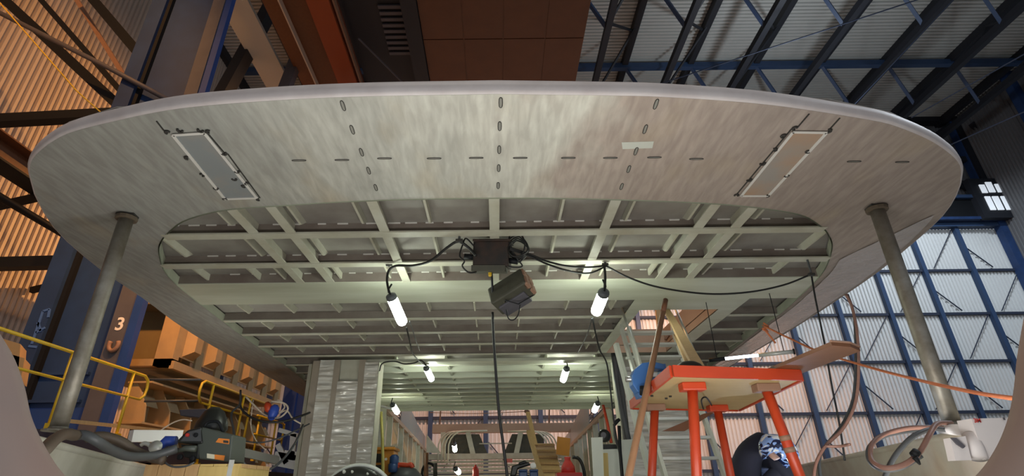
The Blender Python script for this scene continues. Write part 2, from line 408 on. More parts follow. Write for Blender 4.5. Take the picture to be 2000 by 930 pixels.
# ---- far end wall: columns, girts, corrugated sheets and wind braces
wall = thing('wall_back', 'white corrugated end wall of the hall with blue columns', None, (10, YE, ZF), kind='structure')
CW = 3.97
colx = [38.9 - CW * k for k in range(-1, 16)]
zrow = [ZF, 1.4, 5.1, 8.75, 12.45, 16.1, 19.9]
sheet = corr_mesh('sheet', CW, 1.0, 14, 0.11, M_SHEET)
colm = MB().box(-0.16, 0.16, -0.36, 0.0, 0, 1).mesh('column', M_BLUE)
girt = MB().box(-CW / 2, CW / 2, -0.30, -0.11, -0.10, 0.10).mesh('girt', M_GIRT)
for i, x in enumerate(colx):
    inst(colm, 'column', wall, (x, YE - 0.1, ZF), scale=(1, 1, 19.9 - ZF))
    if i == len(colx) - 1: break
    xm = x - CW / 2
    for r in range(len(zrow) - 1):
        h = zrow[r + 1] - zrow[r]
        inst(sheet, 'corrugated_sheet', wall, (xm, YE, zrow[r]), scale=(1, 1, h))
        if r: inst(girt, 'girt', wall, (xm, YE, zrow[r]))
        if r >= 1:
            a, b = Vector((xm + CW / 2 - 0.3, YE - 0.25, zrow[r + 1] - 0.1)), Vector((xm - CW / 2 + 0.9, YE - 0.25, zrow[r] + 0.2))
            if (i + r) % 2 == 0:
                MB().bar(a, b, 0.05, 0.05).build('wind_brace', M_GIRT, wall)
            else:
                a = Vector((xm - CW / 2 + 0.2, YE - 0.25, zrow[r] + h * 0.55)); b = Vector((xm + CW / 2 - 2.2, YE - 0.25, zrow[r] + 0.25))
                MB().bar(a, b, 0.07, 0.07).build('wind_brace', M_GIRT, wall)
# crane-rail gallery along the top of the end wall
MB().box(XL, XR, YE - 0.7, YE - 0.1, 19.9, 20.25).build('top_beam', M_BLUE, wall)
MB().box(XL, XR, YE - 1.2, YE - 0.15, 20.3, 20.55).build('gallery_rail', M_NAVY, wall)
MB().box(XL, XR, YE - 1.0, YE - 0.2, 20.55, 22.3).build('gallery_girder', M_BLACK, wall)
MB().box(XL, XR, YE - 1.3, YE - 0.9, 22.3, 22.6).build('gallery_beam', M_BLUE, wall)
up = corr_mesh('upper_sheet', CW, ZR - 22.3, 14, 0.075, M_GABLE)
for i, x in enumerate(colx[:-1]):
    inst(up, 'upper_sheet', wall, (x - CW / 2, YE, 22.3))
for x0 in (colx[0], colx[3], colx[6], colx[9]):
    x1 = x0 - 3 * CW
    for a, b in (((x0, 22.8), (x1, 30.8)), ((x1, 22.8), (x0, 30.8))):
        MB().bar((a[0], YE - 0.5, a[1]), (b[0], YE - 0.5, b[1]), 0.45, 0.45).build('cross_brace', M_TRUSS, wall)
    MB().bar((x0, YE - 0.6, 22.5), (x0, YE - 0.6, ZR), 0.8, 0.8).build('upper_post', M_TRUSS, wall)
MB().box(XL, XR, YE - 0.7, YE - 0.3, 26.4, 26.9).build('mid_beam', M_TRUSS, wall)
# window high in the end wall
wc = P(1950, 386, y=YE - 1.5)
win = thing('window_1', 'small arched-top window of four bright panes high in the end wall', None, wc - Vector((0, 0, 1.6)), kind='structure')
MB().box(wc.x - 1.9, wc.x + 1.9, wc.y, wc.y + 0.5, wc.z - 1.9, wc.z + 1.9).build('surround', M_TRUSS, win)
for dx, dz, w, h in ((-0.95, -0.55, .45, 1.3), (-0.30, -0.55, .5, 1.3), (0.42, -0.55, .5, 1.3), (-0.95, 0.85, .45, .8), (-0.30, 1.0, .5, 1.0), (0.42, 0.9, .5, 0.8)):
    MB().box(wc.x + dx - w / 2, wc.x + dx + w / 2, wc.y - 0.08, wc.y, wc.z + dz - h / 2, wc.z + dz + h / 2).build('pane', M_GLASS, win)

# ---- right side wall
wr = thing('wall_right', 'grey corrugated right side wall with dark posts', None, (XR, 10, ZF), kind='structure')
shr = corr_mesh('side_sheet', 6.0, 1.0, 20, 0.08, M_GABLE)
for k in range(10):
    for z0, z1 in ((ZF, 8), (8, 20), (20, ZR)):
        inst(shr, 'corrugated_sheet', wr, (XR, YE - 3 - 6 * k, z0), rot=(0, 0, -math.pi / 2), scale=(1, 1, z1 - z0))
    MB().box(XR - 0.7, XR - 0.1, YE - 6 * k - 0.8, YE - 6 * k - 0.2, ZF, ZR).build('post', M_NAVY, wr)
MB().bar(P(1990, 330, y=38), P(1900, 240, y=38), 0.5, 0.5).build('corner_brace', M_TRUSS, wr)

# ---- left side wall
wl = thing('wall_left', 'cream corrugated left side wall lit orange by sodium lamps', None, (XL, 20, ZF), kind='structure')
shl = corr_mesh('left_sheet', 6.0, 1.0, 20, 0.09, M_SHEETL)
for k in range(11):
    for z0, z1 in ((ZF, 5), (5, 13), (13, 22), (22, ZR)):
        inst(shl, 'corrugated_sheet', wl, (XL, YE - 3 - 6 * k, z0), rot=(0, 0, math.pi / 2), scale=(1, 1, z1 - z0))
for z in (5.0, 13.0, 22.0):
    MB().box(XL - 0.25, XL - 0.02, YE - 66, YE, z - 0.1, z + 0.1).build('girt', M_BLACK, wl)
# crane runway along the left wall
rw = thing('crane_runway', 'dark brown crane runway girder along the orange-lit left wall', 'girder', (-16, 18, 10))
MB().box(-16.5, -15.5, 2, 38.5, 10.7, 10.75).build('top_flange', M_BOARD, rw)
MB().box(-16.06, -15.94, 2, 38.5, 10.0, 10.7).build('web', M_BOARD, rw)
MB().box(-16.4, -15.6, 2, 38.5, 9.93, 10.0).build('bottom_flange', M_BLACK, rw)
MB().tube([(-16, 2, 9.05), (-16, 38.5, 9.05)], 0.13, 8).build('conduit', M_BLACK, rw, True)
for y in range(4, 40, 6):
    MB().bar((-16, y, 9.9), (XL + 0.25, y, 8.6), 0.2, 0.25).build('bracket', M_BLACK, rw)

# ---- big navy crane column number 3
cf = thing('crane_column', 'huge navy blue crane column stencilled 3', 'column', (-9.5, 12.0, ZF))
y0 = 11.5
def colx_at(px): return P(px, 620, y=y0).x
xa, xb, xc, xd, xe = [colx_at(v) for v in (66, 104, 227, 258, 274)]
MB().box(xa, xb, y0 - 0.12, y0 + 0.3, ZF, 24).build('left_flange', M_NAVY, cf)
MB().box(xb, xc, y0 + 0.10, y0 + 0.3, 2.0, 24).build('web_panel', M_NAVY, cf)
MB().box(xb, xc, y0 + 0.09, y0 + 0.3, ZF, 2.0).build('lower_web_panel', M_NAVY2, cf)
MB().box(xb - 0.0, xb + 0.10, y0 - 0.02, y0 + 0.12, ZF, 24).build('groove_shade', M_BLACK, cf)  # black strip painting in the shade line of the groove
MB().box(xc, xd, y0 - 0.1, y0 + 0.15, ZF, 24).build('grey_flange', M_COLGREY, cf)
MB().box(xd, xe, y0 - 0.06, y0 + 0.12, ZF, 24).build('edge_flange', M_NAVY2, cf)
for zz in (P(200, 728, y=y0).z, P(200, 782, y=y0).z):
    MB().box(xa + 0.25, xc - 0.25, y0 + 0.02, y0 + 0.10, zz - 0.03, zz + 0.03).build('conduit_bar', M_NAVY, cf)
p3 = P(234, 634, y=y0 - 0.11)
text_mesh('3', 'stencil_number', M_TEXTW, cf, p3, 0.41, (math.pi / 2, 0, 0))
pu = P(225, 674, y=y0 - 0.11)
ring = MB().tube([pu + Vector((0.10 * math.cos(a), -0.05, 0.14 * math.sin(a))) for a in [2.6 + i * 0.35 for i in range(13)]], 0.045, 8)
ring.build('lifting_shackle', M_CLAY, cf, True)
# faded chalk strokes on the left flange
for a, b in (((62, 672), (84, 608)), ((84, 608), (97, 604)), ((97, 604), (94, 620)), ((70, 650), (88, 640)), ((56, 676), (72, 678)), ((74, 630), (80, 648))):
    MB().bar(P(*a, y=y0 - 0.125), P(*b, y=y0 - 0.125), 0.05, 0.02, (0, 1, 0)).build('chalk_stroke', M_TEXTB, cf)
# horizontal struts and diagonals from the column to the wall
br = thing('column_bracing', 'black struts and diagonals tying the navy column back to the left wall', 'bracing', (-13.5, 12.1, 8))
for n_, a, b, w in (('strut', (-40, 238), (262, 222), 0.36), ('strut', (-40, 517), (112, 513), 0.34),
                    ('diagonal', (-23, -30), (248, 222), 0.34), ('diagonal', (157, -30), (362, 212), 0.36), ('diagonal', (54, -30), (262, 208), 0.2)):
    MB().bar(P(*a, y=12.1), P(*b, y=12.1), w * .82, w * .82).build(n_, M_BLACK, br)
MB().tube([P(-70, -10, y=10.9), P(215, 134, y=11.2), P(330, 196, y=11.35)], 0.075, 8).build('tube_brace', M_COLGREY, br, True)
MB().bar(P(125, -40, y=13), P(250, 160, y=13), 0.14, 0.14).build('diagonal', M_CLAY, br)
tag(MB().tube([P(-23, -20, y=9), P(75, 92, y=9), P(150, 178, y=9), P(220, 240, y=9), P(240, 270, y=9)], 0.016, 6).build('yellow_sling', M_YEL, None, True), 'thin yellow sling line hanging in front of the left wall', 'rope')

# far navy column beyond the ship
fc = thing('hall_column', 'plain navy column behind the yellow railing, left of the film-wrapped bulkhead', 'column', (-8.0, 21, ZF))
a, b = P(553, 800, y=21), P(640, 800, y=21)
MB().box(a.x, a.x + 0.5, 20.8, 21.8, ZF, 19).build('flange', M_NAVY2, fc)
MB().box(a.x + 0.5, b.x, 21.0, 21.6, ZF, 19).build('web', M_NAVY2, fc)

# ---- roof: corrugated sheets, longitudinal trusses, transverse beams and rods
roof = thing('ceiling', 'grey corrugated hall roof carried on dark longitudinal trusses', None, (10, 20, ZR), kind='structure')
PX = 5.2
rsheet = corr_mesh('roof_sheet', 8.0, PX, 26, 0.13, M_ROOF)
xs = [XL + PX * k for k in range(13)]
for x in xs:
    for k in range(9):
        yc = YE - 4 - 8 * k
        inst(rsheet, 'roof_sheet', roof, (x, yc, ZR), rot=(math.pi / 2, 0, math.pi / 2))
MB().box(XL - 0.5, XR + 3, -32, YE + 0.5, ZR + 0.1, ZR + 0.25).build('roof_deck', M_ROOF, roof)
purl = MB().box(-0.22, 0.22, -32, YE, ZR - 0.75, ZR - 0.12).mesh('purlin', M_TRUSS)
chord = MB().box(-0.20, 0.20, -32, YE, 27.4, 27.85).mesh('bottom_chord', M_TRUSS)
for k, x in enumerate(xs):
    inst(purl, 'purlin', roof, (x + 0.3, 0, 0))
    if x > 2: inst(chord, 'bottom_chord', roof, (x + 2.6, 0, 0))
for yb in (31.6, 23.6):
    MB().box(XL, XR, yb - 0.2, yb + 0.2, ZR - 1.0, ZR - 0.5).build('cross_beam', M_BLUE, roof)
for k, x in enumerate(xs):
    if x < 2: continue
    for yb in (31.6, 23.6):
        MB().bar((x + 0.3, yb, ZR - 0.8), (x + 2.6, yb + 1.5, 27.6), 0.22, 0.22).build('hanger', M_BLUE, roof)
        MB().bar((x + 2.6, yb + 1.0, 27.6), (x + 5.3, yb + 4.5, ZR - 0.6), 0.14, 0.14).build('truss_diagonal', M_TRUSS, roof)
        MB().bar((x + 2.6, yb + 1.0, 27.6), (x + 5.5, yb - 4.0, ZR - 0.6), 0.14, 0.14).build('truss_diagonal', M_TRUSS, roof)
for a, b in (((1225, 185), (1830, -13)), ((1560, 320), (1900, -40)), ((1780, 230), (2020, 95)), ((1840, 290), (2020, 210))):
    MB().bar(P(*a, y=27.5 if a[0] < 1300 else 29), P(*b, y=21 if a[0] < 1300 else 22), 0.055, 0.055).build('sag_rod', M_GIRT, roof)
MB().box(9.0, XR, YE - 0.9, YE - 0.2, ZR - 0.6, ZR).build('eaves_beam', M_TRUSS, roof)

# ---- overhead travelling crane seen edge-on above the ship
cr = thing('overhead_crane', 'rust brown and orange overhead travelling crane above the ship', 'crane', (-2, 20, 20))
ZK = 20.3
xk = [P(v, 130, z=ZK).x for v in (835, 910, 982, 1059, 1130)]
ys = [13.0, 16.2, 18.9, 22.5, 25.5]
for i in range(4):
    for j in range(4):
        MB().box(xk[i] + 0.03, xk[i + 1] - 0.03, ys[j] + 0.03, ys[j + 1] - 0.03, ZK, ZK + 0.08).build('plate', M_RUSTP, cr)
MB().box(xk[0], xk[4], 13, 25.5, ZK + 0.05, ZK + 0.6).build('box_girder', M_BOARD, cr)
MB().box(xk[0] - 0.75, xk[0] - 0.02, 13, 25.5, ZK - 0.15, ZK + 0.8).build('edge_beam', M_TRUSS, cr)
xg = P(690, 130, z=ZK).x
MB().box(xg - 1.0, xg, 12, 26, ZK - 0.3, ZK + 0.9).build('orange_girder', M_CRANEO, cr)
MB().box(xg + 0.12, xg + 0.2, 12, 26, ZK - 0.2, ZK + 0.1).build('side_rail', M_CLAY, cr)
MB().box(xg - 3.2, xg - 1.1, 12, 26, ZK + 0.2, ZK + 0.5).build('service_plate', M_BOARD, cr)
MB().box(xg - 2.3, xg - 2.24, 12, 26, ZK - 0.2, ZK + 0.15).build('cable_track', M_WHITECABLE, cr)
MB().box(xg + 0.25, xk[0] - 0.8, 12, 26, ZK + 0.5, ZK + 0.9).build('machinery_deck', M_TRUSS, cr)
gx0, gx1 = P(758, 110, z=ZK).x, P(812, 110, z=ZK).x
for k in range(9):
    MB().box(gx0, gx1, 17.2 + 0.36 * k, 17.38 + 0.36 * k, ZK + 0.38, ZK + 0.46).build('grille_slat', M_COLGREY, cr)
MB().tube([P(700, 75, z=ZK), P(795, 170, z=ZK)], 0.05, 6).build('stay', M_COLGREY, cr)
MB().box(xg - 5.3, xg - 3.9, 12, 26, ZK + 0.3, ZK + 0.5).build('roof_light_panel', M_ROOF, cr)
MB().bar(P(638, -40, y=21), P(552, 185, y=21), 0.55, 0.4).build('leg_post', M_COLGREY, cr)
MB().bar(P(559, -40, y=20), P(425, 205, y=20), 0.7, 0.5).build('leg_post', M_TRUSS, cr)

# ================================================================== THE SHIP: upper deck overhanging the stern
ZC = 2.50            # level of the soffit
ZD = ZC + 0.125      # deck plate above the frames
outer_px_l = [(640, 800), (603, 780), (540, 745), (470, 706), (400, 667), (340, 628), (284, 586), (200, 529), (126, 467), (94, 427), (71, 385), (60, 345), (59, 323),
              (71, 302), (104, 276), (142, 258), (220, 238), (339, 214), (500, 199), (700, 189), (970, 184)]
outer_px_r = [(970, 184), (1200, 187), (1300, 190), (1450, 200), (1563, 213), (1700, 235), (1750, 247), (1811, 272), (1848, 295), (1871, 317), (1877, 340), (1867, 381), (1833, 430),
              (1763, 492), (1710, 535), (1639, 584), (1550, 642), (1470, 690), (1400, 732)]
inner_px_l = [(640, 775), (605, 752), (563, 718), (488, 667), (413, 611), (356, 566), (322, 532), (309, 494), (314, 470), (334, 448), (360, 430), (413, 414), (469, 406), (563, 400), (676, 393), (820, 388), (970, 386)]
inner_px_r = [(970, 386), (1120, 387), (1263, 391), (1394, 397), (1489, 406), (1564, 419), (1598, 437), (1618, 456), (1626, 486), (1607, 533), (1564, 577), (1526, 611), (1470, 652), (1432, 682), (1380, 722)]
def outline(pl, pr, n1, n2, cut_l, cut_r):
    L = [P(*p, z=ZC) for p in pl]; R = [P(*p, z=ZC) for p in pr]
    cl = catmull(L, 10); crr = catmull(R, 10)
    il, ir = cut_l * 10, cut_r * 10
    a = resample(cl[:il + 1], n1); b = resample(cl[il:], n2); c = resample(crr[:ir + 1], n2); d = resample(crr[ir:], n1)
    return a[:-1] + b[:-1] + c[:-1] + d
OUT = outline(outer_px_l, outer_px_r, 40, 50, 11, 10)
INN = outline(inner_px_l, inner_px_r, 40, 50, 7, 8)
def xat(line, y, side):
    best = None
    for i in range(len(line) - 1):
        a, b = line[i], line[i + 1]
        if (a.y - y) * (b.y - y) <= 0 and abs(a.y - b.y) > 1e-9:
            x = a.x + (b.x - a.x) * (y - a.y) / (b.y - a.y)
            if side * x > 0 and (best is None or side * x > side * best): best = x
    if best is None:
        pts = [p for p in line if side * p.x > 0]
        best = max(pts, key=lambda p: p.y).x
    return best

deck = thing('upper_deck', 'huge grey upper deck overhang with rounded corners and an unplated framed underside', 'deck', (0, 6, ZC))
rows = []
M_ = 7
for k in range(M_ + 1):
    t = k / M_
    rows.append([o.lerp(i, t) for o, i in zip(OUT, INN)])
mb = MB().grid(rows)
mb.grid([[p + Vector((0, 0, 0.02)) for p in r] for r in rows])
mb.build('soffit_plate', M_SOF, deck, smooth=True)
# bullnose fascia round the outer edge
def normals2(line):
    out = []
    for i in range(len(line)):
        t = (line[min(i + 1, len(line) - 1)] - line[max(i - 1, 0)]); t.z = 0; t.normalize(); out.append(Vector((-t.y, t.x, 0)))
    return out
NO = normals2(OUT)
if NO[len(NO) // 2].y > 0: NO = [-n for n in NO]
prof = [(-0.004, 0.0), (0.012, 0.006), (0.020, 0.022), (0.022, 0.050), (0.018, 0.085), (0.0, 0.112), (-0.05, 0.13), (-0.6, 0.135)]
MB().grid([[p + n * a + Vector((0, 0, h)) for p, n in zip(OUT, NO)] for a, h in prof]).build('edge_fascia', M_FAS, deck, smooth=True)
# lip round the inner opening
NI = normals2(INN)
if NI[len(NI) // 2].y > 0: NI = [-n for n in NI]
lip = MB().grid([[p - n * a + Vector((0, 0, h)) for p, n in zip(INN, NI)] for a, h in ((0.0, -0.006), (0.0, 0.10), (0.012, 0.10), (0.012, -0.006))])
lip.build('opening_lip', M_LIP, deck, smooth=False)

# hatch in the deck, starboard side
hx0, hx1, hy0, hy1 = P(1250, 605, z=ZC).x, P(1402, 605, z=ZC).x, P(1320, 605, z=ZC).y, 9.3
# deck plate above the frames, row by row, with the hatch left open
yy = [OUT[len(OUT) // 2].y + 0.12 + 0.0 * 1]
yrows = [2.75, 2.9, 3.1, 3.4, 3.8, 4.4, 5.2, 6.0, hy0, 7.5, 8.2, hy1, 10.0, 11.5, 13.5, 15.9]
mb = MB()
for a, b in zip(yrows[:-1], yrows[1:]):
    la, lb, ra, rb = xat(OUT, a, -1) + .02, xat(OUT, b, -1) + .02, xat(OUT, a, 1) - .02, xat(OUT, b, 1) - .02
    segs = [((la, lb), (hx0, hx0)), ((hx1, hx1), (ra, rb))] if hy0 - 1e-6 <= a < hy1 - 1e-6 else [((la, lb), (ra, rb))]
    for (q0, q1), (r0, r1) in segs:
        mb.hexa([(q0, a, ZD), (r0, a, ZD), (r1, b, ZD), (q1, b, ZD), (q0, a, ZD + .012), (r0, a, ZD + .012), (r1, b, ZD + .012), (q1, b, ZD + .012)])
mb.build('deck_plate', M_PLATE, deck)
# hatch coaming and the plate round it
CH = 0.42
for n_, b in (('coaming', (hx0 - .02, hx0, hy0, hy1)), ('coaming', (hx1, hx1 + .02, hy0, hy1)), ('coaming', (hx0, hx1, hy0 - .02, hy0)), ('coaming', (hx0, hx1, hy1, hy1 + .02))):
    MB().box(*b, ZC, ZC + CH).build(n_, M_BEIGE, deck)
for b in ((hx0 - .16, hx0, hy0, hy1), (hx1, hx1 + .24, hy0, hy1)):
    MB().box(*b, ZC - .002, ZC + .012).build('hatch_side_plate', M_STRIP, deck)

# transverse frames: web + flange
def frame(y, x0, x1, fl=0.11, name='transverse_frame', zc=ZC, zd=ZD, m=M_STEEL):
    o = MB().box(x0, x1, y - fl / 2, y + fl / 2, zc - 0.004, zc + .012).build(name, m, deck)
    MB().box(x0, x1, y - .006, y + .006, zc + .012, zd).build('web', M_WEB, o)
    return o
FR1 = [4.45, 5.17]
for y in FR1: frame(y, xat(INN, y, -1) + .01, xat(INN, y, 1) - .01)
YS0, YS1 = P(970, 549, z=ZC).y, P(970, 589, z=ZC).y
# wide cross plate between the two framed areas
mb = MB()
n = 8
for k in range(n):
    a = YS0 + (YS1 - YS0) * k / n; b = YS0 + (YS1 - YS0) * (k + 1) / n
    la, lb, ra, rb = [xat(INN, q, s) for s in (-1, 1) for q in (a, b)]
    mb.hexa([(la, a, ZC), (ra, a, ZC), (rb, b, ZC), (lb, b, ZC), (la, a, ZC + .012), (ra, a, ZC + .012), (rb, b, ZC + .012), (lb, b, ZC + .012)])
cpl = mb.build('cross_plate', M_STRIP, deck)
MB().box(xat(INN, YS0, -1), xat(INN, YS0, 1), YS0 + .002, YS0 + .012, ZC + .012, ZD).build('web', M_WEB, cpl)
MB().box(hx0 - .16, hx1 + .24, YS1, hy0, ZC - .001, ZC + .012).build('hatch_front_plate', M_STRIP, deck)
FR2 = [7.16, 7.88, 8.60, 9.32]
for y in FR2:
    frame(y, xat(INN, y, -1) + .01, hx0 - .16, 0.07)
    frame(y, hx1 + .24, xat(INN, y, 1) - .01, 0.06)
for y in (10.04, 10.76, 11.5, 12.3):
    frame(y, xat(INN, y, -1) + .01, -3.4, 0.07); frame(y, 3.4, xat(INN, y, 1), 0.07)
# longitudinal girders in the aft framed area
for x in (-2.26, -1.91, -1.03, 0.0, 1.03, 1.91, 2.26):
    ys_ = min((p for p in INN if p.y < 4.6), key=lambda p: abs(p.x - x)).y + .015
    MB().box(x - .045, x + .045, ys_, YS0, ZC + .002, ZC + .014).box(x - .006, x + .006, ys_, YS0, ZC + .014, ZD).build('longitudinal_girder', M_STEEL, deck)
# sniped flat-bar stiffeners
def stiff_mesh(L, d=0.075, t=0.022):
    return MB().prism([(-t / 2, 0, 0), (-t / 2, L, 0), (-t / 2, L - 0.10, -d), (-t / 2, 0.10, -d)], (t, 0, 0)).mesh('stiffener', M_STEEL)
sm = stiff_mesh(0.62)
for y, xl in ((3.80, (-2.45, -1.80, -1.22, -0.60, 0.60, 1.22, 1.80, 2.42)), (4.51, (-3.25, -2.45, -1.80, -1.22, -0.60, 0.60, 1.22, 1.80, 2.42, 3.25)),
              (5.22, (-3.35, -2.75, -2.45, -1.80, -1.22, -0.60, 0.60, 1.22, 1.80, 2.42, 3.25))):
    for x in xl:
        inst(sm, 'stiffener', deck, (x, y, ZD), scale=(1, 0.58 / 0.62 if y > 5 else 1, 1))
sm2 = stiff_mesh(0.55, 0.10, 0.02)
for y in [YS1 + .02] + [q + .07 for q in FR2[:-1]]:
    x = -4.0
    while x < hx0 - 0.3:
        inst(sm2, 'stiffener', deck, (x, y, ZD)); x += 0.62
    inst(sm2, 'stiffener', deck, (hx1 + 1.05, y, ZD))
# side webs of the starboard bays
for y0_, y1_ in zip([YS1] + FR2[:-1], FR2):
    MB().box(hx1 + .22, hx1 + .24, y0_, y1_, ZC, ZD).build('bay_side_web', M_STEEL, deck)
# stitch-weld rows along the far webs
for y in FR1 + [YS0]:
    mb = MB()
    x = -3.1
    while x < 3.2:
        mb.box(x, x + 0.07 + 0.05 * random.random(), y - .016, y - .006, ZD - .014, ZD - .002); x += 0.16 + 0.12 * random.random()
    tag(mb.build('stitch_welds', M_SEAM, deck), None, kind='stuff')

# inset cover plates with sealant frames and tack welds
def cover(corners, m, tacks):
    c = [P(*q, z=ZC) - Vector((0, 0, 0.004)) for q in corners]
    mid = sum(c, Vector()) / 4
    cp = MB().prism([q.lerp(mid, 0.0) - Vector((0, 0, 0.002)) for q in c], (0, 0, 0.004)).build('cover_plate', m, deck)
    for a, b in zip(c, c[1:] + c[:1]):
        MB().bar(a - Vector((0, 0, .006)), b - Vector((0, 0, .006)), 0.022, 0.006).build('sealant_bead', M_SEAM, cp)
    for q in tacks:
        p = P(*q, z=ZC) - Vector((0, 0, .006)); a0 = random.random() * 6
        pts = [p + Vector((0.016 * math.cos(a0 + t), 0.016 * math.sin(a0 + t), -.003)) for t in (0, .8, 1.6, 2.4, 3.2, 4.0)]
        MB().tube(pts, 0.008, 6).build('tack_weld', M_WELD, cp, True)
cover([(338, 262), (400, 258), (502, 385), (440, 387)], M_GREYPLATE,
      [(328, 257), (352, 253), (392, 253), (408, 256), (366, 307), (395, 340), (422, 366), (440, 387), (438, 298), (463, 333), (458, 348), (483, 357), (505, 388), (477, 362)])
cover([(1548, 256), (1614, 257), (1500, 381), (1447, 381)], M_TANPLATE,
      [(1552, 249), (1530, 264), (1512, 291), (1489, 318), (1463, 350), (1438, 380), (1498, 381), (1536, 341), (1578, 294), (1618, 254)])
for a, b in (((1438, 380), (1545, 252)), ((445, 300), (508, 386)), ((402, 255), (440, 300)), ((1556, 250), (1580, 222)), ((1620, 252), (1640, 230)), ((320, 254), (306, 236))):
    MB().bar(P(*a, z=ZC) - Vector((0, 0, .003)), P(*b, z=ZC) - Vector((0, 0, .003)), 0.008, 0.006).build('scribed_line', M_WELD, deck)
# plug-weld slots
def slot(q, dx, dy, L=0.048, w=0.011):
    p = P(*q, z=ZC) - Vector((0, 0, .003)); d = Vector((dx, dy, 0)).normalized(); s = Vector((-d.y, d.x, 0))
    pts = [p + d * (L if math.cos(t) > 0 else -L) * abs(math.cos(t)) ** .5 + s * w * math.sin(t) for t in [i * math.pi / 6 for i in range(12)]]
    o = MB().prism(pts, (0, 0, .003)).build('plug_weld', M_MARK, deck)
    MB().tube(pts + pts[:1], 0.0028, 5).build('weld_rim', M_WELD, o)
for q in ((670, 206), (688, 253), (706, 297), (720, 333), (734, 366)): slot(q, -0.05, 1)
for q in ((978, 200), (976, 246), (975, 292), (974, 328), (973, 362)): slot(q, 0, 1)
for q in ((1281, 203), (1260, 252), (1242, 295), (1228, 330), (1214, 364)): slot(q, 0.05, 1)
for q in ((584, 313), (668, 312), (751, 309), (848, 309), (930, 308), (1016, 308), (1110, 308), (1192, 308), (1278, 307), (1360, 310), (1668, 315), (1762, 316)): slot(q, 1, 0, 0.052, 0.008)
# patch of green filler
tag(MB().prism([P(*q, z=ZC) - Vector((0, 0, .002)) for q in ((1214, 278), (1277, 276), (1274, 289), (1216, 291))], (0, 0, .002)).build('filler_patch', M_PALEG, deck), 'pale green filler patch')
# clear film stretched under the starboard side
rowsf = []
for k in range(9):
    t = 0.10 + 0.78 * k / 8
    rowsf.append([OUT[i].lerp(INN[i], t) + Vector((0, 0, -.004 - .012 * abs(noise.noise(OUT[i] * 2.3 + Vector((k * .9, 0, 0)))))) for i in range(len(OUT) - 37, len(OUT) - 3)])
tag(MB().grid(rowsf).build('film_cover', M_FILM2, deck, smooth=True), 'clear plastic film stretched under the starboard side')

# ================================================================== deckhouse beyond the aft bulkhead
YB = 9.62
dh = thing('deckhouse', 'grey primed deckhouse beyond the film-wrapped bulkhead, open to its ribbed far end', 'deckhouse', (0, YB, 0))
bx0, bx1 = P(612, 700, y=YB).x, P(741, 710, y=YB).x
ox1 = P(1199, 705, y=YB).x
ZH = P(970, 705, y=YB).z
# port bulkhead with a rounded outer corner
pts = [(bx1, YB), (bx1, YB + .35)] + [(bx0 - .0 + 0.16 - 0.16 * math.cos(a), YB + .19 - 0.19 * math.sin(a)) for a in [0.0, .4, .8, 1.2, 1.57]]
poly = [(bx1, YB), (bx1, YB + .4), (bx0, YB + .4)] + [(bx0 + .18 - .18 * math.cos(a), YB + .18 - .18 * math.sin(a)) for a in (0, .4, .8, 1.2, 1.57)]
MB().prism([(x, y, 0) for x, y in poly], (0, 0, ZC)).build('port_bulkhead', M_STEEL, dh)
# wrinkled film, in two vertical widths, over it
def film(xa_, xb_, z0, z1, seed, name='plastic_film'):
    R = []
    nz_, nx = 130, 14
    for i in range(nz_ + 1):
        z = z0 + (z1 - z0) * i / nz_; r = []
        for k in range(nx + 1):
            x = xa_ + (xb_ - xa_) * k / nx
            w = 0.060 * noise.noise(Vector((x * 1.6 + seed, z * 14, seed))) + 0.022 * noise.noise(Vector((x * 4, z * 30, seed + 5)))
            r.append((x, YB - .06 + w * min(1, 4 * min(k, nx - k) / nx + .15), z))
        R.append(r)
    return MB().grid(R).build(name, M_FILM, dh, smooth=True)
wd = bx1 - bx0
film(bx0 + .16, bx0 + wd * .34, 0.05, ZC - .01, 1.3)
film(bx0 + wd * .42, bx0 + wd * .72, 0.05, 2.10, 4.1)
film(bx0 + wd * .80, bx1, 0.05, ZC - .06, 7.7)
film(ox1 + .12, 3.3, 0.05, 2.3, 9.9)
for a, b in ((.33, .43), (.71, .81)):
    MB().box(bx0 + wd * a, bx0 + wd * b, YB - .05, YB - .035, 0.02, ZC - .01).build('tape_strip', M_TAPE, dh)
MB().box(bx0 + .02, bx0 + .17, YB - .03, YB + .02, 0.02, ZC - .02).build('tape_strip', M_TAPE, dh)
# header over the opening and starboard jamb
MB().box(bx1, 3.36, YB, YB + .25, ZH, ZC).build('header', M_STRIP, dh)
MB().box(ox1, 3.36, YB, YB + .3, 0, ZH).build('starboard_bulkhead', M_STEEL, dh)
MB().box(ox1 + .02, ox1 + .10, YB - .08, YB, 0, ZC - .03).build('jamb_strip', M_GREYHOSE, dh)
# inner ceiling with close frames and lit undersides
YC = P(970, 796, z=ZC).y
MB().box(-3.6, 3.6, YB + .2, YC, ZC + .13, ZC + .15).build('inner_deckhead', M_STRIP, dh)
k = 0
y = YB + .55
while y < YC:
    MB().box(-3.6, 3.6, y - .05, y + .05, ZC - .004, ZC + .010).box(-3.6, 3.6, y - .006, y + .006, ZC, ZC + .13).build('ceiling_frame', M_STRIP, dh)
    y += 0.62
for x in (-1.9, -0.95, 0, 0.95, 1.9):
    MB().box(x - .02, x + .02, YB + .3, YC, ZC + .04, ZC + .13).build('ceiling_girder', M_STRIP, dh)
MB().box(-3.6, 3.6, YC - .03, YC, ZC - .08, ZC + .15).build('end_web', M_STRIP, dh)
for s in (-1, 1):
    xw = s * 3.5
    MB().box(xw - .03, xw + .03, YB + .3, YC, 0, ZC).build('inner_side_wall', M_STEEL, dh)
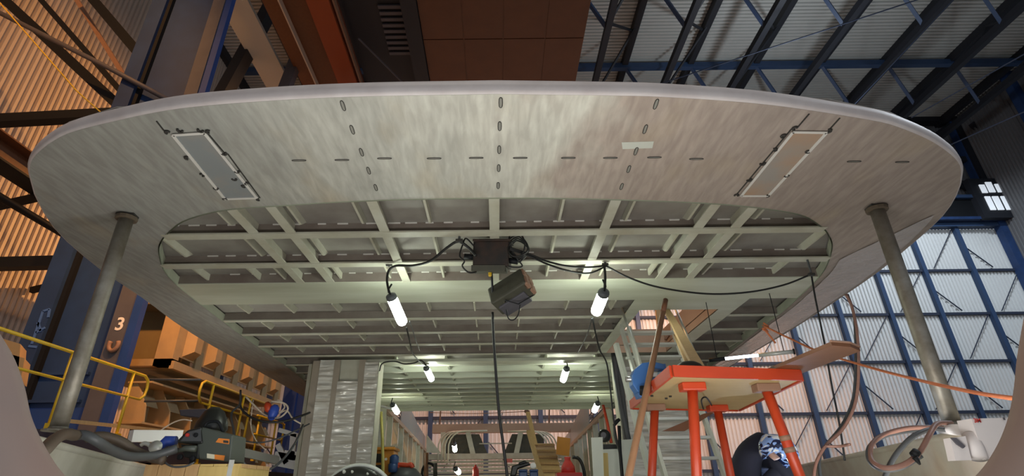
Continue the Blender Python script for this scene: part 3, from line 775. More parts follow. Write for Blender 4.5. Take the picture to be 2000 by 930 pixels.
# open ribbed sides between the deckhouse and the far block
def rail_pts(a, b, xx): return P(*a, x=xx), P(*b, x=xx)
for s, a, b in ((-1, (752, 797), (836, 886)), (1, (1186, 800), (1098, 888))):
    xx = s * 3.15
    p0, p1 = rail_pts(a, b, xx)
    MB().bar(p0, p1, 0.10, 0.12).build('side_rail', M_BEIGE, dh)
    for q in range(11):
        t = q / 10; p = p0.lerp(p1, t)
        MB().box(p.x - .05 - .06 * (s < 0), p.x + .05 + .06 * (s > 0), p.y - .04, p.y + .04, 0, p.z).build('rib', M_STEEL, dh)
        if q < 10 and q % 3 != 1:
            pn = p0.lerp(p1, (q + 1) / 10)
            MB().box(p.x + s * .12, p.x + s * .14, p.y + .05, pn.y - .05, 0, p.z - .05 - (.5 if q % 2 else 0)).build('side_plate', M_BLOCK if q % 2 else M_STEEL, dh)
    # grating and plates above the rail
    for q in range(5):
        MB().bar(p0 + Vector((s * .25 - s * .05 * q, 0, .10 + .09 * q)), p0.lerp(p1, .45) + Vector((s * .25, 0, .10 + .12 * q)), 0.03, 0.03).build('grating_bar', M_GREYHOSE, dh)
    c0, c1, c2 = p0.lerp(p1, .35) + Vector((s * .15, 0, .1)), p0.lerp(p1, .72) + Vector((s * .15, 0, .1)), p0.lerp(p1, 1.0) + Vector((s * .15, 0, .1))
    MB().prism([c0, c1, c1 + Vector((0, 0, .75)), c0 + Vector((0, 0, 1.15))], (s * .03, 0, 0)).build('upper_side_plate', M_GREYPLATE, dh)
    MB().prism([c1, c2, c2 + Vector((0, 0, .62)), c1 + Vector((0, 0, .72))], (s * .03, 0, 0)).build('upper_side_plate', M_GREYPLATE, dh)
# far block: deep beam, rounded frames, posts and the trapezoid opening
YF = 25.0
def F(px, py, dy=0): return P(px, py, y=YF + dy)
zt, zb = F(970, 828).z, F(970, 845).z
MB().box(F(845, 836).x, F(1160, 836).x, YF - .1, YF + .3, zb, zt).build('far_beam', M_BEIGE, dh)
z2t, z2b = F(970, 886).z, F(970, 897).z
MB().box(F(838, 890).x, F(1110, 890).x, YF - .2, YF + .3, z2b, z2t).build('far_sill', M_STEEL, dh)
for k in range(4):     # rounded corner frames
    for s in (-1, 1):
        cxp = 972 + s * (88 - 7 * k); r = 0.95
        c = F(cxp, 873, -.5 - .35 * k)
        pts = [c + Vector((s * (-1.0), 0, 0.62))] + [c + Vector((s * (math.sin(a) * 0.62 + .0), 0, math.cos(a) * 0.62)) for a in (0, .35, .7, 1.05, 1.4, 1.57)] + [c + Vector((s * .62, 0, -.6))]
        MB().tube(pts, 0.035, 6).build('rounded_frame', M_STRIP, dh, True)
for a, b in (((914, 845), (924, 888)), ((1017, 845), (1008, 888)), ((866, 845), (866, 888))):
    MB().bar(F(*a, -.1), F(*b, -.1), 0.22, 0.15, (0, 1, 0)).build('far_post', M_STRIP, dh)
pl = [F(*q) for q in ((868, 848), (936, 848), (952, 886), (868, 886))]; MB().prism(pl, (0, .05, 0)).build('shaded_far_panel', M_OLIVE, dh)  # dark olive tone carries the shade below the far beam
pl = [F(*q) for q in ((1000, 848), (1062, 848), (1062, 886), (984, 886))]; MB().prism(pl, (0, .05, 0)).build('shaded_far_panel', M_OLIVE, dh)
MB().bar(F(936, 867), F(1000, 866), 0.05, 0.05).build('far_bar', M_STEEL, dh)
for k in range(5):
    zz0 = F(970, 899 + 7 * k).z
    MB().box(-3.3, 3.3, YF + .1 - .05 * k, YF + .4, zz0 - .09, zz0).build('far_plank', M_STEEL if k % 2 else M_STRIP, dh)
MB().prism([F(*q, -1.2) for q in ((833, 848), (833, 884), (862, 886))], (0, .04, 0)).build('gusset_plate', M_STEEL, dh)
for a, b in (((861, 797), (858, 842)), ((1073, 798), (1072, 842))):
    MB().bar(F(*a, 1), F(*b, 1), 0.07, 0.07).build('thin_post', M_CLAY, dh)

# ================================================================== hull: main deck, bulwarks and stern coamings
hull = thing('hull', 'pale primed hull with bulwarks and rounded stern coamings framing the view', 'hull', (0, 6, 0))
tag(MB().box(-4.2, 4.2, 1.0, 27, -0.05, 0.0).build('floor', M_DECK), 'primed steel main deck under the overhang', kind='structure')
MB().box(-4.2, 4.2, -1.5, 1.0, -0.45, -0.40).build('stern_platform', M_DECK, hull)
ZB = P(110, 847, y=4.0).z
def bulwark(pix, s, m):
    top = catmull([P(*q, z=ZB) for q in pix], 8)
    base = [p.copy() for p in top]
    nn = normals2(top); 
    nn = [n if n.x * s > 0 else -n for n in nn]
    inner = [p - n * 0.10 for p, n in zip(top, nn)]
    cap = MB().grid([[p - n * a + Vector((0, 0, h)) for p, n in zip(top, nn)] for a, h in ((-.22, -.05), (-.20, -.005), (-.16, 0), (0.0, 0), (.03, -.012), (.035, -.05), (0.02, -.065))])
    cap.build('bulwark_cap', m, hull, smooth=True)
    MB().grid([[p - n * a + Vector((0, 0, h - (ZB if h < -.5 else 0) + (.5 if h < -.5 else 0))) for p, n in zip(top, nn)] for a, h in ((.02, -.06), (.0, -.16), (-.03, -.5))]).build('bulwark_panel', m, hull, smooth=True)
    MB().grid([[Vector((p.x + n.x * a, p.y + n.y * a, z)) for p, n in zip(top, nn)] for a, z in ((.03, ZB - .16), (.03, 0.0), (.25, -.3), (.5, -3.0), (.22, ZB - .02))]).build('hull_side', m, hull, smooth=True)
bulwark([(-20, 832), (69, 850), (140, 869), (210, 888), (290, 908), (390, 924), (470, 934)], -1, M_BULWL)
bulwark([(2010, 806), (1900, 832), (1780, 860), (1680, 882), (1560, 908), (1500, 921), (1450, 931)], 1, M_BULW)
def coaming(pix, s):
    Y0 = 1.55
    edge = catmull([P(*q, y=Y0) for q in pix], 8)
    mb = MB()
    rows_ = []
    for a, dy in ((1.3, .45), (.55, .32), (.32, .22), (.13, .11), (0.0, 0.0), (-.01, -.05), (.03, -.10), (.12, -.16), (.9, -.35)):
        rows_.append([e + Vector((s * a, dy, -.3 * a)) for e in edge])
    mb.grid(rows_).build('stern_coaming', M_COAM, hull, smooth=True)
coaming([(-60, 560), (-20, 620), (2, 655), (28, 700), (48, 755), (62, 815), (88, 872), (126, 928), (190, 985), (300, 1060), (420, 1180)], -1)
coaming([(2030, 500), (2008, 580), (1996, 640), (1986, 700), (1979, 765), (1966, 825), (1942, 880), (1905, 930), (1840, 985), (1730, 1060), (1600, 1180)], 1)

# ================================================================== THINGS
V = Vector
# ---- support poles between bulwark and soffit
def support_pole(top, bot, y, label):
    a, b = P(*bot, y=y), P(*top, y=y)
    b.z = ZC - 0.02
    t = thing('support_pole', label, 'pole', (a.x, a.y, a.z), 'poles propping the overhang')
    d = (b - a)
    MB().tube([a, a.lerp(b, .3), a.lerp(b, .6), b], 0.058, 14).build('tube', M_POLE, t, True)
    MB().lathe([(0.075, -.035), (0.085, -.03), (0.085, -.005), (0.07, 0)], b, d, 12).build('head_collar', M_COLLAR, t)
    MB().prism([b + V((-.07, -.05, .004)), b + V((.08, -.04, .004)), b + V((.07, .05, .004)), b + V((-.06, .06, .004))], (0, 0, .014)).build('head_plate', M_WELD, t)
    MB().lathe([(0.10, 0.0), (0.10, .012), (0.062, .02), (0.062, .03)], a, d, 12).build('foot_plate', M_POLE, t)
support_pole((252, 412), (112, 843), 4.0, 'grey steel pole propping the port side, in front of the navy column')
support_pole((1712, 408), (1862, 834), 4.0, 'grey steel pole propping the starboard side, in front of the white wall')

# ---- hanging tubular work lamps
def lamp(c, e, yc, ye, r, label, glow, hook=None, power=0, col=(0.88, 1.0, 0.86)):
    a, b = P(*c, y=yc), P(*e, y=ye)
    d = (b - a); L = d.length; d.normalize()
    t = thing('work_lamp', label, 'lamp', a, 'hanging tubular work lamps')
    MB().lathe([(r * .55, -.25 * r), (r * .95, 0), (r * 1.03, .3 * r), (r * 1.03, .75 * r), (r * .98, .8 * r)], a, d, 16).build('cap', M_CAP, t, True)
    MB().lathe([(r * .96, .8 * r), (r, 1.2 * r), (r, L - r * 1.0), (r * .9, L - .45 * r), (r * .6, L - .12 * r), (r * .15, L)], a, d, 16).build('tube', glow, t, True)
    MB().tube([a - d * r * .2, a - d * r * 1.1 + V((0, 0, r * .3)), a + V((0, 0, r * 2.2))], r * .18, 6).build('hook', M_BLACK, t)
    return t
lamp((763, 577), (788, 634), 5.15, 5.45, 0.055, 'lit tube lamp hanging left of the two hanging boxes, nearest row', M_LAMP)
lamp((1180, 570), (1163, 613), 5.15, 5.50, 0.060, 'lit tube lamp hanging right of the two hanging boxes, nearest row', M_LAMP)
lamp((832, 718), (844, 743), 9.9, 10.25, 0.058, 'lit tube lamp at the header, left of the long hanging rope', M_LAMP)
lamp((1107, 719), (1099, 745), 9.9, 10.25, 0.060, 'lit tube lamp at the header, right of the long hanging rope', M_LAMP)
lamp((766, 790), (777, 807), 13.4, 13.8, 0.068, 'lit tube lamp beside the film-wrapped bulkhead edge, at the ceiling end', M_LAMPF)
lamp((1168, 787), (1160, 804), 13.4, 13.8, 0.068, 'lit tube lamp at the ceiling end above the pale green panels', M_LAMPF)
lamp((887, 866), (889, 882), 21.0, 21.3, 0.085, 'small lit tube lamp hanging in front of the far rounded frames', M_LAMPF)
lamp((889, 915), (897, 924), 16.0, 16.3, 0.075, 'lowest lit tube lamp, beside the red cylinder', M_LAMPF)
lamp((1044, 856), (1046, 865), 20.0, 20.2, 0.06, 'tiny lit lamp above the sloping timber ramp', M_LAMPF)

# ---- hanging transformer box and portable case
bx = thing('transformer_box', 'rusty dark transformer box slung under the second cross frame', 'box', P(962, 500, y=4.75), 'boxes hung under the deck')
rot = Matrix.Rotation(math.radians(4), 3, 'Y') @ Matrix.Rotation(math.radians(-8), 3, 'Z') @ Matrix.Rotation(math.radians(14), 3, 'X')
c = P(962, 499, y=4.75)
MB().obox(c, .35, .24, .25, rot).build('housing', M_RUSTBOX, bx, bevel=.012)
MB().obox(c + rot @ V((.01, -.02, .125)), .37, .27, .02, rot).build('lid', M_RUSTBOX, bx, bevel=.004)
MB().obox(c + rot @ V((-.02, -.03, -.145)), .33, .2, .055, rot).build('base_skid', M_OLIVE, bx)
MB().tube([c + rot @ V((.17, -.05, -.06)), c + rot @ V((.26, -.05, -.075))], .028, 10).build('plug', M_BLACK, bx, True)
MB().tube([c + rot @ V((-.17, -.06, -.03)), c + rot @ V((-.27, -.07, -.02))], .028, 10).build('plug', M_BLACK, bx, True)
MB().bar(c + rot @ V((0, 0, .13)), V((c.x + .01, 4.6, ZC)), .03, .012).build('hanger_strap', M_BLACK, bx)
cc = P(999, 570, y=4.85)
pc = thing('portable_case', 'olive portable case with brown end caps slung on its side below the transformer', 'case', cc, 'boxes hung under the deck')
ax = (P(1032, 548, y=4.78) - P(965, 590, y=4.95)).normalized()
_, s_, u_ = ortho(ax)
rc = Matrix((ax, s_, u_)).transposed() @ Matrix.Rotation(math.radians(20), 3, 'X')
MB().obox(cc, .40, .22, .22, rc).build('body', M_OLIVE, pc, bevel=.02)
MB().obox(cc + rc @ V((-.02, -.06, -.09)), .30, .16, .07, rc).build('grey_base', M_COLGREY, pc, bevel=.01)
for dy, dz in ((-.05, -.06), (-.05, .06), (.05, -.06), (.05, .06)):
    MB().obox(cc + rc @ V((.185, dy, dz)), .06, .09, .10, rc).build('end_cap', M_CLAY, pc, bevel=.012)
for dx in (-.06, .04):
    MB().obox(cc + rc @ V((dx, .0, .112)), .03, .09, .012, rc).build('latch', M_BLACK, pc)
MB().tube([cc + rc @ V((.18, -.10, -.10)), cc + V((.06, -.1, -.16)), cc + V((-.06, -.12, -.13)), cc + rc @ V((-.15, -.10, 0))], .006, 5).build('strap', M_BLACK, pc)
MB().tube(catmull([P(989, 605, y=4.8), P(993, 622, y=4.8), P(1003, 625, y=4.8), P(1012, 615, y=4.8), P(1016, 595, y=4.75)], 5), .006, 5).build('loose_loop', M_BLACK, pc)
MB().tube([P(960, 530, y=4.8), P(961, 545, y=4.8), P(962, 575, y=4.85)], .011, 6).build('suspension_rod', M_BLACK, pc)
MB().lathe([(.012, 0), (.017, .01), (.017, .04), (.01, .05)], P(957, 540, y=4.79), (0, 0, 1), 10).build('brass_fitting', M_YEL, pc)

# ---- cables under the deck
cable('lamp_cable', 'black cable from the transformer box to the left near lamp', [P(930, 500, y=4.6), P(915, 484, y=4.6), P(895, 472, y=4.55), P(873, 484, y=4.6), P(840, 510, y=4.75), P(805, 519, y=4.95), P(775, 519, y=5.1), P(760, 528, y=5.15), P(756, 548, y=5.15), P(760, 572, y=5.15)], .014, M_RUBBER, group='black cables under the deck')
cable('coil_cable', 'coiled black cable hooked beside the transformer box', [P(1012 + 18 * math.cos(t) + 3 * math.sin(t * 3.1), 478 + 22 * math.sin(t) + 2 * t * .3, y=4.6 + .01 * t) for t in [i * .55 for i in range(46)]], .008, M_RUBBER, group='black cables under the deck', sub=3)
cable('loop_cable', 'big loose black cable loop just right of the transformer box', [P(1000, 470, y=4.6), P(992, 485, y=4.6), P(1000, 500, y=4.6), P(1018, 498, y=4.62), P(1025, 478, y=4.6), P(1016, 455, y=4.6), P(1000, 455, y=4.6), P(994, 475, y=4.6), P(1010, 505, y=4.65), P(1020, 520, y=4.7), P(1003, 522, y=4.7), P(988, 518, y=4.7)], .008, M_RUBBER, group='black cables under the deck')
cable('side_loop_cable', 'thin black cable loop at the left end of the transformer box', [P(925, 480, y=4.6), P(910, 466, y=4.6), P(903, 480, y=4.6), P(898, 500, y=4.6), P(907, 510, y=4.6), P(903, 520, y=4.65), P(915, 532, y=4.7), P(930, 532, y=4.75)], .008, M_RUBBER, group='black cables under the deck')
for dy_, lb in ((0, 'upper'), (9, 'lower')):
    cable('feed_cable', lb + ' of two black cables running from the coil to the right near lamp', [P(995, 484 + dy_ * .3, y=4.6), P(1035, 497 + dy_ * .4, y=4.7), P(1070, 511 + dy_ * .6, y=4.8), P(1110, 520 + dy_, y=4.95), P(1150, 522 + dy_ * 1.3, y=5.1), P(1183, 519 + dy_ * .2, y=5.15)], .010, M_RUBBER, group='black cables under the deck')
cable('drop_cable', 'short black cable dropping to the right near lamp', [P(1180, 518, y=5.15), P(1182, 540, y=5.15), P(1181, 566, y=5.15)], .014, M_RUBBER, group='black cables under the deck')
cable('sag_cable', 'long black cable sagging from the right near lamp to the starboard lip', [P(1183, 519, y=5.15), P(1230, 543, y=5.2), P(1290, 562, y=5.25), P(1380, 574, y=5.3), P(1460, 571, y=5.3), P(1530, 557, y=5.3), P(1582, 537, y=5.25)], .010, M_RUBBER, group='black cables under the deck')
cable('side_drop_cable', 'black cable dropping from the starboard lip past the brown board', [P(1585, 538, y=5.2), P(1592, 580, y=5.2), P(1600, 620, y=5.2), P(1612, 680, y=5.2), P(1622, 740, y=5.2), P(1634, 800, y=5.2), P(1643, 850, y=5.2), P(1650, 900, y=5.2)], .010, M_RUBBER, group='black cables under the deck')
cable('hanging_rope', 'long dark rope hanging down the middle to the frame bottom', [P(962, 610, y=4.9), P(964, 660, y=4.9), P(968, 720, y=4.9), P(974, 800, y=4.9), P(983, 870, y=4.9), P(990, 925, y=4.9), P(993, 960, y=4.9)], .013, M_RUBBER, 'rope')
cable('lamp_link_cable', 'dark cable from the left near lamp back to the header lamp', [P(794, 640, y=5.6), P(800, 665, y=6.2), P(806, 690, y=7.2), P(818, 705, y=8.4), P(832, 716, y=9.8)], .010, M_RUBBER, group='black cables under the deck')
cable('lamp_link_cable', 'second thin cable beside the left near lamp cord', [P(800, 628, y=5.6), P(806, 645, y=6.2), P(812, 665, y=7.0), P(820, 685, y=8.4)], .007, M_GREYHOSE, group='black cables under the deck')
cable('lamp_link_cable', 'dark cable from the right near lamp down past the jamb', [P(1157, 620, y=5.6), P(1163, 650, y=5.8), P(1172, 685, y=6.2), P(1185, 710, y=6.5), P(1192, 760, y=6.6), P(1200, 830, y=6.7), P(1212, 900, y=6.8), P(1215, 950, y=6.8)], .010, M_RUBBER, group='black cables under the deck')
cable('lamp_link_cable', 'thin cable from the right near lamp towards the header', [P(1156, 622, y=5.6), P(1148, 650, y=6.2), P(1138, 672, y=7.2), P(1128, 690, y=8.4)], .007, M_GREYHOSE, group='black cables under the deck')
cable('header_cable', 'wavy black cable tacked along the left of the header', [P(741, 725, y=9.55), P(747, 710, y=9.55), P(770, 706, y=9.55), P(790, 711, y=9.55), P(810, 709, y=9.55), P(822, 704, y=9.55), P(833, 714, y=9.6)], .012, M_RUBBER, group='black cables under the deck')
cable('white_lamp_lead', 'pale lead of the lamp beside the film-wrapped bulkhead', [P(739, 793, y=13.3), P(748, 794, y=13.3), P(757, 797, y=13.35), P(765, 798, y=13.4)], .03, M_WHITE)
for q, lb in (((897, 470), 'left of the transformer box'), ((760, 517), 'above the left near lamp'), ((1182, 517), 'above the right near lamp'), ((1585, 536), 'on the starboard lip')):
    p = P(*q, y=4.5 if q[0] == 897 else 5.17); p.z = min(p.z, ZC)
    t = thing('cable_clamp', 'dark wire clamp holding the cable ' + lb, 'clamp', p, 'cable clamps')
    MB().tube([p + V((0, 0, -.02)), V((p.x, p.y, ZC))], .012, 6).build('wire', M_GREYHOSE, t)
    MB().obox(p, .07, .03, .03, Matrix.Identity(3)).build('jaw', M_WELD, t, bevel=.005)

# ---- orange workbench
ZT = 0.95
B_, C_, A_, D_ = [P(*q, z=ZT) for q in ((1315, 733), (1564, 741), (1235, 797), (1442, 801))]
wb = thing('workbench', 'orange-edged plywood workbench on four splayed orange tube legs', 'workbench', (1.55, 4.0, 0))
MB().prism([A_, B_, C_, D_], (0, 0, .045)).build('top_board', M_PLY, wb)
mid = (A_ + B_ + C_ + D_) / 4
for a, b in ((B_, C_), (C_, D_), (D_, A_), (A_, B_)):
    n_ = ((a + b) / 2 - mid); n_.z = 0; n_.normalize()
    MB().prism([a + n_ * .002 + V((0, 0, -.012)), b + n_ * .002 + V((0, 0, -.012)), b + n_ * .022 + V((0, 0, -.012)), a + n_ * .022 + V((0, 0, -.012))], (0, 0, .072)).build('edge_strip', M_ORANGE, wb)
for top, bot, yv in (((1352, 757), (1361, 930), None), ((1496, 759), (1562, 930), None), ((1279, 797), (1273, 930), None), ((1401, 799), (1427, 930), None)):
    a = P(*top, z=ZT - .03)
    b = P(*bot, y=a.y + .02)
    d = (b - a); t_ = (a.z - 0.0) / -d.z
    foot = a + d * t_
    lg = MB().tube([a, a.lerp(foot, .5), foot], .034, 14).build('leg', M_ORANGE, wb, True)
    sx = -1 if top[0] in (1352, 1279) else 1
    MB().box(a.x - .08, a.x + .08, a.y - .05, a.y + .05, ZT - .055, ZT).build('leg_socket', M_CLAY if top[0] in (1496, 1279) else M_ORANGE, lg, bevel=.008)
    MB().lathe([(.036, -.002), (.045, 0), (.045, .012), (.036, .014)], foot, (0, 0, 1), 12).build('foot_cap', M_BLACK, lg)
    if top[0] == 1496:
        for t0 in (.33, .41): MB().tube([a.lerp(foot, t0), a.lerp(foot, t0 + .035)], .0355, 14).build('worn_band', M_CLAY, lg, True)
MB().tube(catmull([P(1374, 800, z=ZT - .02), P(1370, 782, z=ZT - .04), P(1378, 776, z=ZT - .05), P(1386, 785, z=ZT - .04), P(1390, 792, z=ZT - .01)], 5), .006, 5).build('wire_loop', M_BLACK, wb)
for q in ((1273, 772), (1301, 777), (1309, 773)):
    MB().lathe([(.011, -.012), (.011, .0)], P(*q, z=ZT), (0, 0, 1), 8).build('bolt', M_WELD, wb)

# ---- blue vice at the left end of the bench
vc = P(1290, 741, y=4.15)
vi = thing('bench_vice', 'blue bench vice bolted to the left end of the orange bench', 'vice', (vc.x, vc.y, ZT + .05))
w1 = lambda px, py, yy_=4.1: P(px, py, y=yy_)
MB().prism([w1(*q) for q in ((1241, 720), (1254, 709), (1276, 706), (1297, 711), (1298, 722), (1277, 719), (1265, 726), (1261, 744), (1267, 753), (1288, 752), (1288, 765), (1246, 766), (1236, 751), (1235, 733))], (0, .12, 0)).build('front_jaw', M_VISE, vi, bevel=.006)
MB().prism([w1(*q) for q in ((1268, 728), (1284, 728), (1284, 736), (1268, 736))], (0, .1, 0)).build('jaw_insert', M_ALU, vi, bevel=.003)
MB().prism([w1(*q, 4.12) for q in ((1276, 738), (1324, 731), (1326, 747), (1274, 754))], (0, .09, 0)).build('slide', M_VISE, vi, bevel=.004)
MB().prism([w1(*q, 4.14) for q in ((1290, 712), (1300, 710), (1305, 732), (1292, 734))], (0, .10, 0)).build('rear_jaw', M_VISE, vi, bevel=.005)
MB().tube([w1(1222, 741, 4.16), w1(1244, 741, 4.16)], .022, 10).build('spindle', M_CHROME, vi, True)
MB().tube([w1(1257, 755, 4.05), w1(1257, 772, 4.05)], .03, 10).build('clamp_screw', M_BLACK, vi, True)
MB().prism([w1(*q, 4.13) for q in ((1244, 762), (1308, 750), (1312, 762), (1250, 776))], (0, .13, 0)).build('base', M_VISE, vi, bevel=.004)

# ---- black cap, board and wooden pole on and by the bench
hc = P(1360, 727, z=ZT + .05)
hh = thing('work_hat', 'black rounded cap lying on the near edge of the orange bench', 'cap', (hc.x, hc.y + .1, ZT + .046))
hm = MB(); hm.lathe([(.098, 0), (.105, .012), (.10, .045), (.082, .075), (.05, .095), (.015, .102)], (hc.x, hc.y + .12, ZT + .046), (0, 0, 1), 20); hm.build('crown', M_MACHD, hh, True)
MB().prism([(hc.x + .05, hc.y + .06, ZT + .047), (hc.x + .17, hc.y + .08, ZT + .047), (hc.x + .16, hc.y + .15, ZT + .047), (hc.x + .06, hc.y + .16, ZT + .047)], (0, 0, .02)).build('peak', M_MACHD, hh, bevel=.005)
bp_ = [P(*q, z=ZT + .062) for q in ((1481, 734), (1625, 675), (1662, 678), (1681, 686), (1552, 735))]
far = [bp_[4] + (bp_[4] - bp_[3]) * .6, bp_[0] + (bp_[0] - bp_[1]) * .5]
bd = thing('loose_board', 'dark brown board lying on the orange bench and jutting towards the viewer', 'board', (bp_[0].x, bp_[0].y, ZT + .062))
MB().prism([far[1], bp_[0], bp_[1], bp_[2], bp_[3], bp_[4], far[0]], (0, 0, .022)).build('plank', M_BOARD, bd)
MB().tube([bp_[1] + V((0, 0, .026)), bp_[2] + V((0, 0, .026)), bp_[3] + V((0, 0, .026))], .007, 6).build('worn_edge', M_CLAY, bd)
s2 = [P(*q, z=ZT - .06) for q in ((1293, 842), (1375, 805), (1396, 800), (1360, 840))]
tag(MB().prism([P(*q, y=5.0) for q in ((1294, 842), (1375, 808), (1400, 803), (1338, 842))], (0, .03, 0)).build('scrap_board', M_BOARD), 'small brown scrap board tucked under the orange bench', 'board')
a, b = P(1228, 930, y=3.6), P(1300, 586, y=4.3)
ft = a + (a - b) * (a.z / (b.z - a.z))
st_ = thing('wooden_pole', 'tall brown wooden pole leaning on the left edge of the orange bench', 'pole', ft)
MB().tube([ft, a, a.lerp(b, .5), b], [.024, .024, .023, .021], 10).build('shaft', M_STICK, st_, True)
MB().lathe([(.022, 0), (.022, .16)], b - (b - a).normalized() * .16, b - a, 10).build('dark_tip', M_BOARD, st_, True)

# ---- aluminium stair ladder up to the hatch
def seg(a, b, t): return a.lerp(b, t)
ld = thing('stair_ladder', 'aluminium stair ladder rising behind the orange bench to the hatch', 'ladder', (2.2, 5.7, 0))
lb_, lt_ = P(1300, 935, y=5.75), P(1213, 640, y=7.45)
rb_, rt_ = P(1418, 935, y=5.75), P(1312, 640, y=7.45)
lb0 = lb_ + (lb_ - lt_) * (lb_.z / (lt_.z - lb_.z)); rb0 = rb_ + (rb_ - rt_) * (rb_.z / (rt_.z - rb_.z))
for a, b in ((lb0, lt_), (rb0, rt_)):
    MB().bar(a, b, 0.035, 0.12).build('stringer', M_ALU, ld)
for k in range(11):
    t = (k + .7) / 11.2; a, b = lb0.lerp(lt_, t), rb0.lerp(rt_, t)
    MB().box(min(a.x, b.x) + .015, max(a.x, b.x) - .015, a.y - .06, a.y + .09, a.z - .014, a.z + .014).build('tread', M_ALU, ld)
for s, off in ((-1, .0), (1, .0)):
    a, b = (lb0, lt_) if s < 0 else (rb0, rt_)
    MB().tube([a.lerp(b, .45) + V((0, -.05, .05)), a.lerp(b, .55) + V((s * .02, -.16, .45)), a.lerp(b, .98) + V((s * .02, -.1, .42))], .018, 8).build('handrail', M_ALU, ld, True)
# second, steeper leaning ladder rail pieces at the left of the stair
l2 = thing('leaning_ladder', 'pale narrow ladder leaning beside the jamb, left of the stair ladder', 'ladder', P(1262, 935, y=6.6))
for a, b in (((1203, 672), (1272, 935)), ((1228, 640), (1262, 760))):
    MB().bar(P(*a, y=7.0), P(*b, y=6.6), 0.05, 0.07).build('rail', M_PALEG, l2)
MB().bar(P(1222, 700, y=6.95), P(1244, 698, y=6.95), .03, .03).build('rung', M_PALEG, l2)
MB().bar(P(1232, 745, y=6.85), P(1256, 742, y=6.85), .03, .03).build('rung', M_PALEG, l2)
# timbers through the hatch
tm = [((1302, 606), (1366, 722), 'pale timber sloping down through the hatch to the bench cap', .075, 7.0, 3.75), ((1322, 660), (1352, 725), 'shorter pale timber beside the sloping hatch timber', .05, 6.2, 3.8)]
for a, b, lb, w, ya, yb in tm:
    p, q = P(*a, y=ya), P(*b, y=yb)
    p = p + (p - q) * .12
    t = tag(MB().bar(p, q, w, w * .7).build('timber', M_WOOD), lb, 'timber', 'timbers through the hatch')
for a, b, lb in (((1352, 590), (1352, 640), 'upright timber beyond the hatch, near its right side'), ((1284, 590), (1290, 650), 'upright timber beyond the hatch, near its left side')):
    tag(MB().bar(P(*a, y=11.5), P(*b, y=11.5), .12, .08).build('timber', M_WOOD), lb, 'timber', 'timbers through the hatch')
tg = thing('chain_tackle', 'rust red chain tackle seen through the hatch', 'tackle', P(1330, 640, y=9.1))
MB().tube([P(1338, 600, y=9.0), P(1326, 622, y=9.0), P(1312, 646, y=9.0), P(1300, 664, y=9.0)], .028, 6).build('chain', M_BOARD, tg)
MB().obox(P(1326, 622, y=9.0), .12, .08, .18, Matrix.Rotation(.6, 3, 'Y')).build('hook_block', M_CLAY, tg, bevel=.02)

# ---- grey pole by the starboard lip with added reflection glow, orange rope
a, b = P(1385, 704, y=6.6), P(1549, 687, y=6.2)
tl = thing('glow_pole', 'grey pole propped under the starboard edge, an added glow standing in for its reflection', 'lamp', a)
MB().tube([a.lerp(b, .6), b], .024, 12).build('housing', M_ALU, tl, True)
MB().tube([a.lerp(b, .2), a.lerp(b, .6)], .018, 12).build('reflection_glow', mat('added_reflection', (.9, .95, 1), .3, emit=(0.72, 0.85, 1.0), estr=9), tl, True)
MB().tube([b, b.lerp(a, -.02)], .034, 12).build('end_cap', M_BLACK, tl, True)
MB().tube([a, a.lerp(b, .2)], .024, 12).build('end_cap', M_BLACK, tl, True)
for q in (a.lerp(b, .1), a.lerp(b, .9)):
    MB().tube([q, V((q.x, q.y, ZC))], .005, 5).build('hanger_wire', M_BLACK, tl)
cable('orange_rope', 'orange rope stretched from the starboard lip across to the right coaming', [P(1490, 636, y=6.4), P(1540, 660, y=6.0), P(1600, 687, y=5.4), P(1700, 718, y=4.4), P(1800, 744, y=3.5), P(1900, 766, y=2.7), P(1990, 780, y=2.1)], .011, M_ROPEO, 'rope')
kn = thing('rope_knot', 'frayed orange knot tied on the starboard lip', 'rope', P(1493, 640, y=6.4))
p = P(1493, 640, y=6.4)
MB().tube(catmull([p + V((0, 0, .06)), p + V((.04, -.02, 0)), p + V((-.04, -.02, -.02)), p + V((.03, 0, -.05)), p + V((-.01, 0, -.01)), p + V((.06, 0, -.14)), p + V((.09, 0, -.20))], 5), .012, 6).build('knot', M_ROPEO, kn, True)
cable('hull_hose_pair', 'grey hose hanging in the gap under the starboard overhang', [P(1655, 575, y=4.9), P(1667, 610, y=4.9), P(1671, 660, y=4.9), P(1671, 720, y=4.9), P(1666, 780, y=4.9), P(1645, 830, y=4.9), P(1612, 872, y=4.9), P(1600, 900, y=4.8), P(1604, 945, y=4.7)], .014, M_GREYHOSE, 'hose', 'hoses on the starboard bulwark')
cable('hull_hose', 'red-brown hose hanging beside the grey one under the starboard overhang', [P(1652, 575, y=4.85), P(1664, 600, y=4.85), P(1674, 650, y=4.85), P(1677, 720, y=4.85), P(1671, 785, y=4.85), P(1648, 835, y=4.85), P(1612, 872, y=4.8), P(1594, 905, y=4.75), P(1588, 945, y=4.7)], .014, M_BROWNHOSE, 'hose', 'hoses on the starboard bulwark')
cable('coiled_hose', 'red-brown hose looped in a big coil over the starboard bulwark', [P(1612, 872, y=4.75), P(1640, 872, y=4.7), P(1660, 868, y=4.6)] , .012, M_BROWNHOSE, 'hose', 'hoses on the starboard bulwark')
cable('coiled_hose', 'red-brown hose coiled in a large ring on the starboard bulwark', [P(1858, 826, y=3.75), P(1830, 828, y=3.7), P(1815, 850, y=3.6), P(1795, 885, y=3.55), P(1765, 908, y=3.55), P(1728, 914, y=3.6), P(1702, 898, y=3.7), P(1703, 868, y=3.8), P(1730, 848, y=3.9), P(1780, 836, y=3.9), P(1840, 836, y=3.85), P(1868, 840, y=3.8)], .016, M_BROWNHOSE, 'hose', 'hoses on the starboard bulwark')
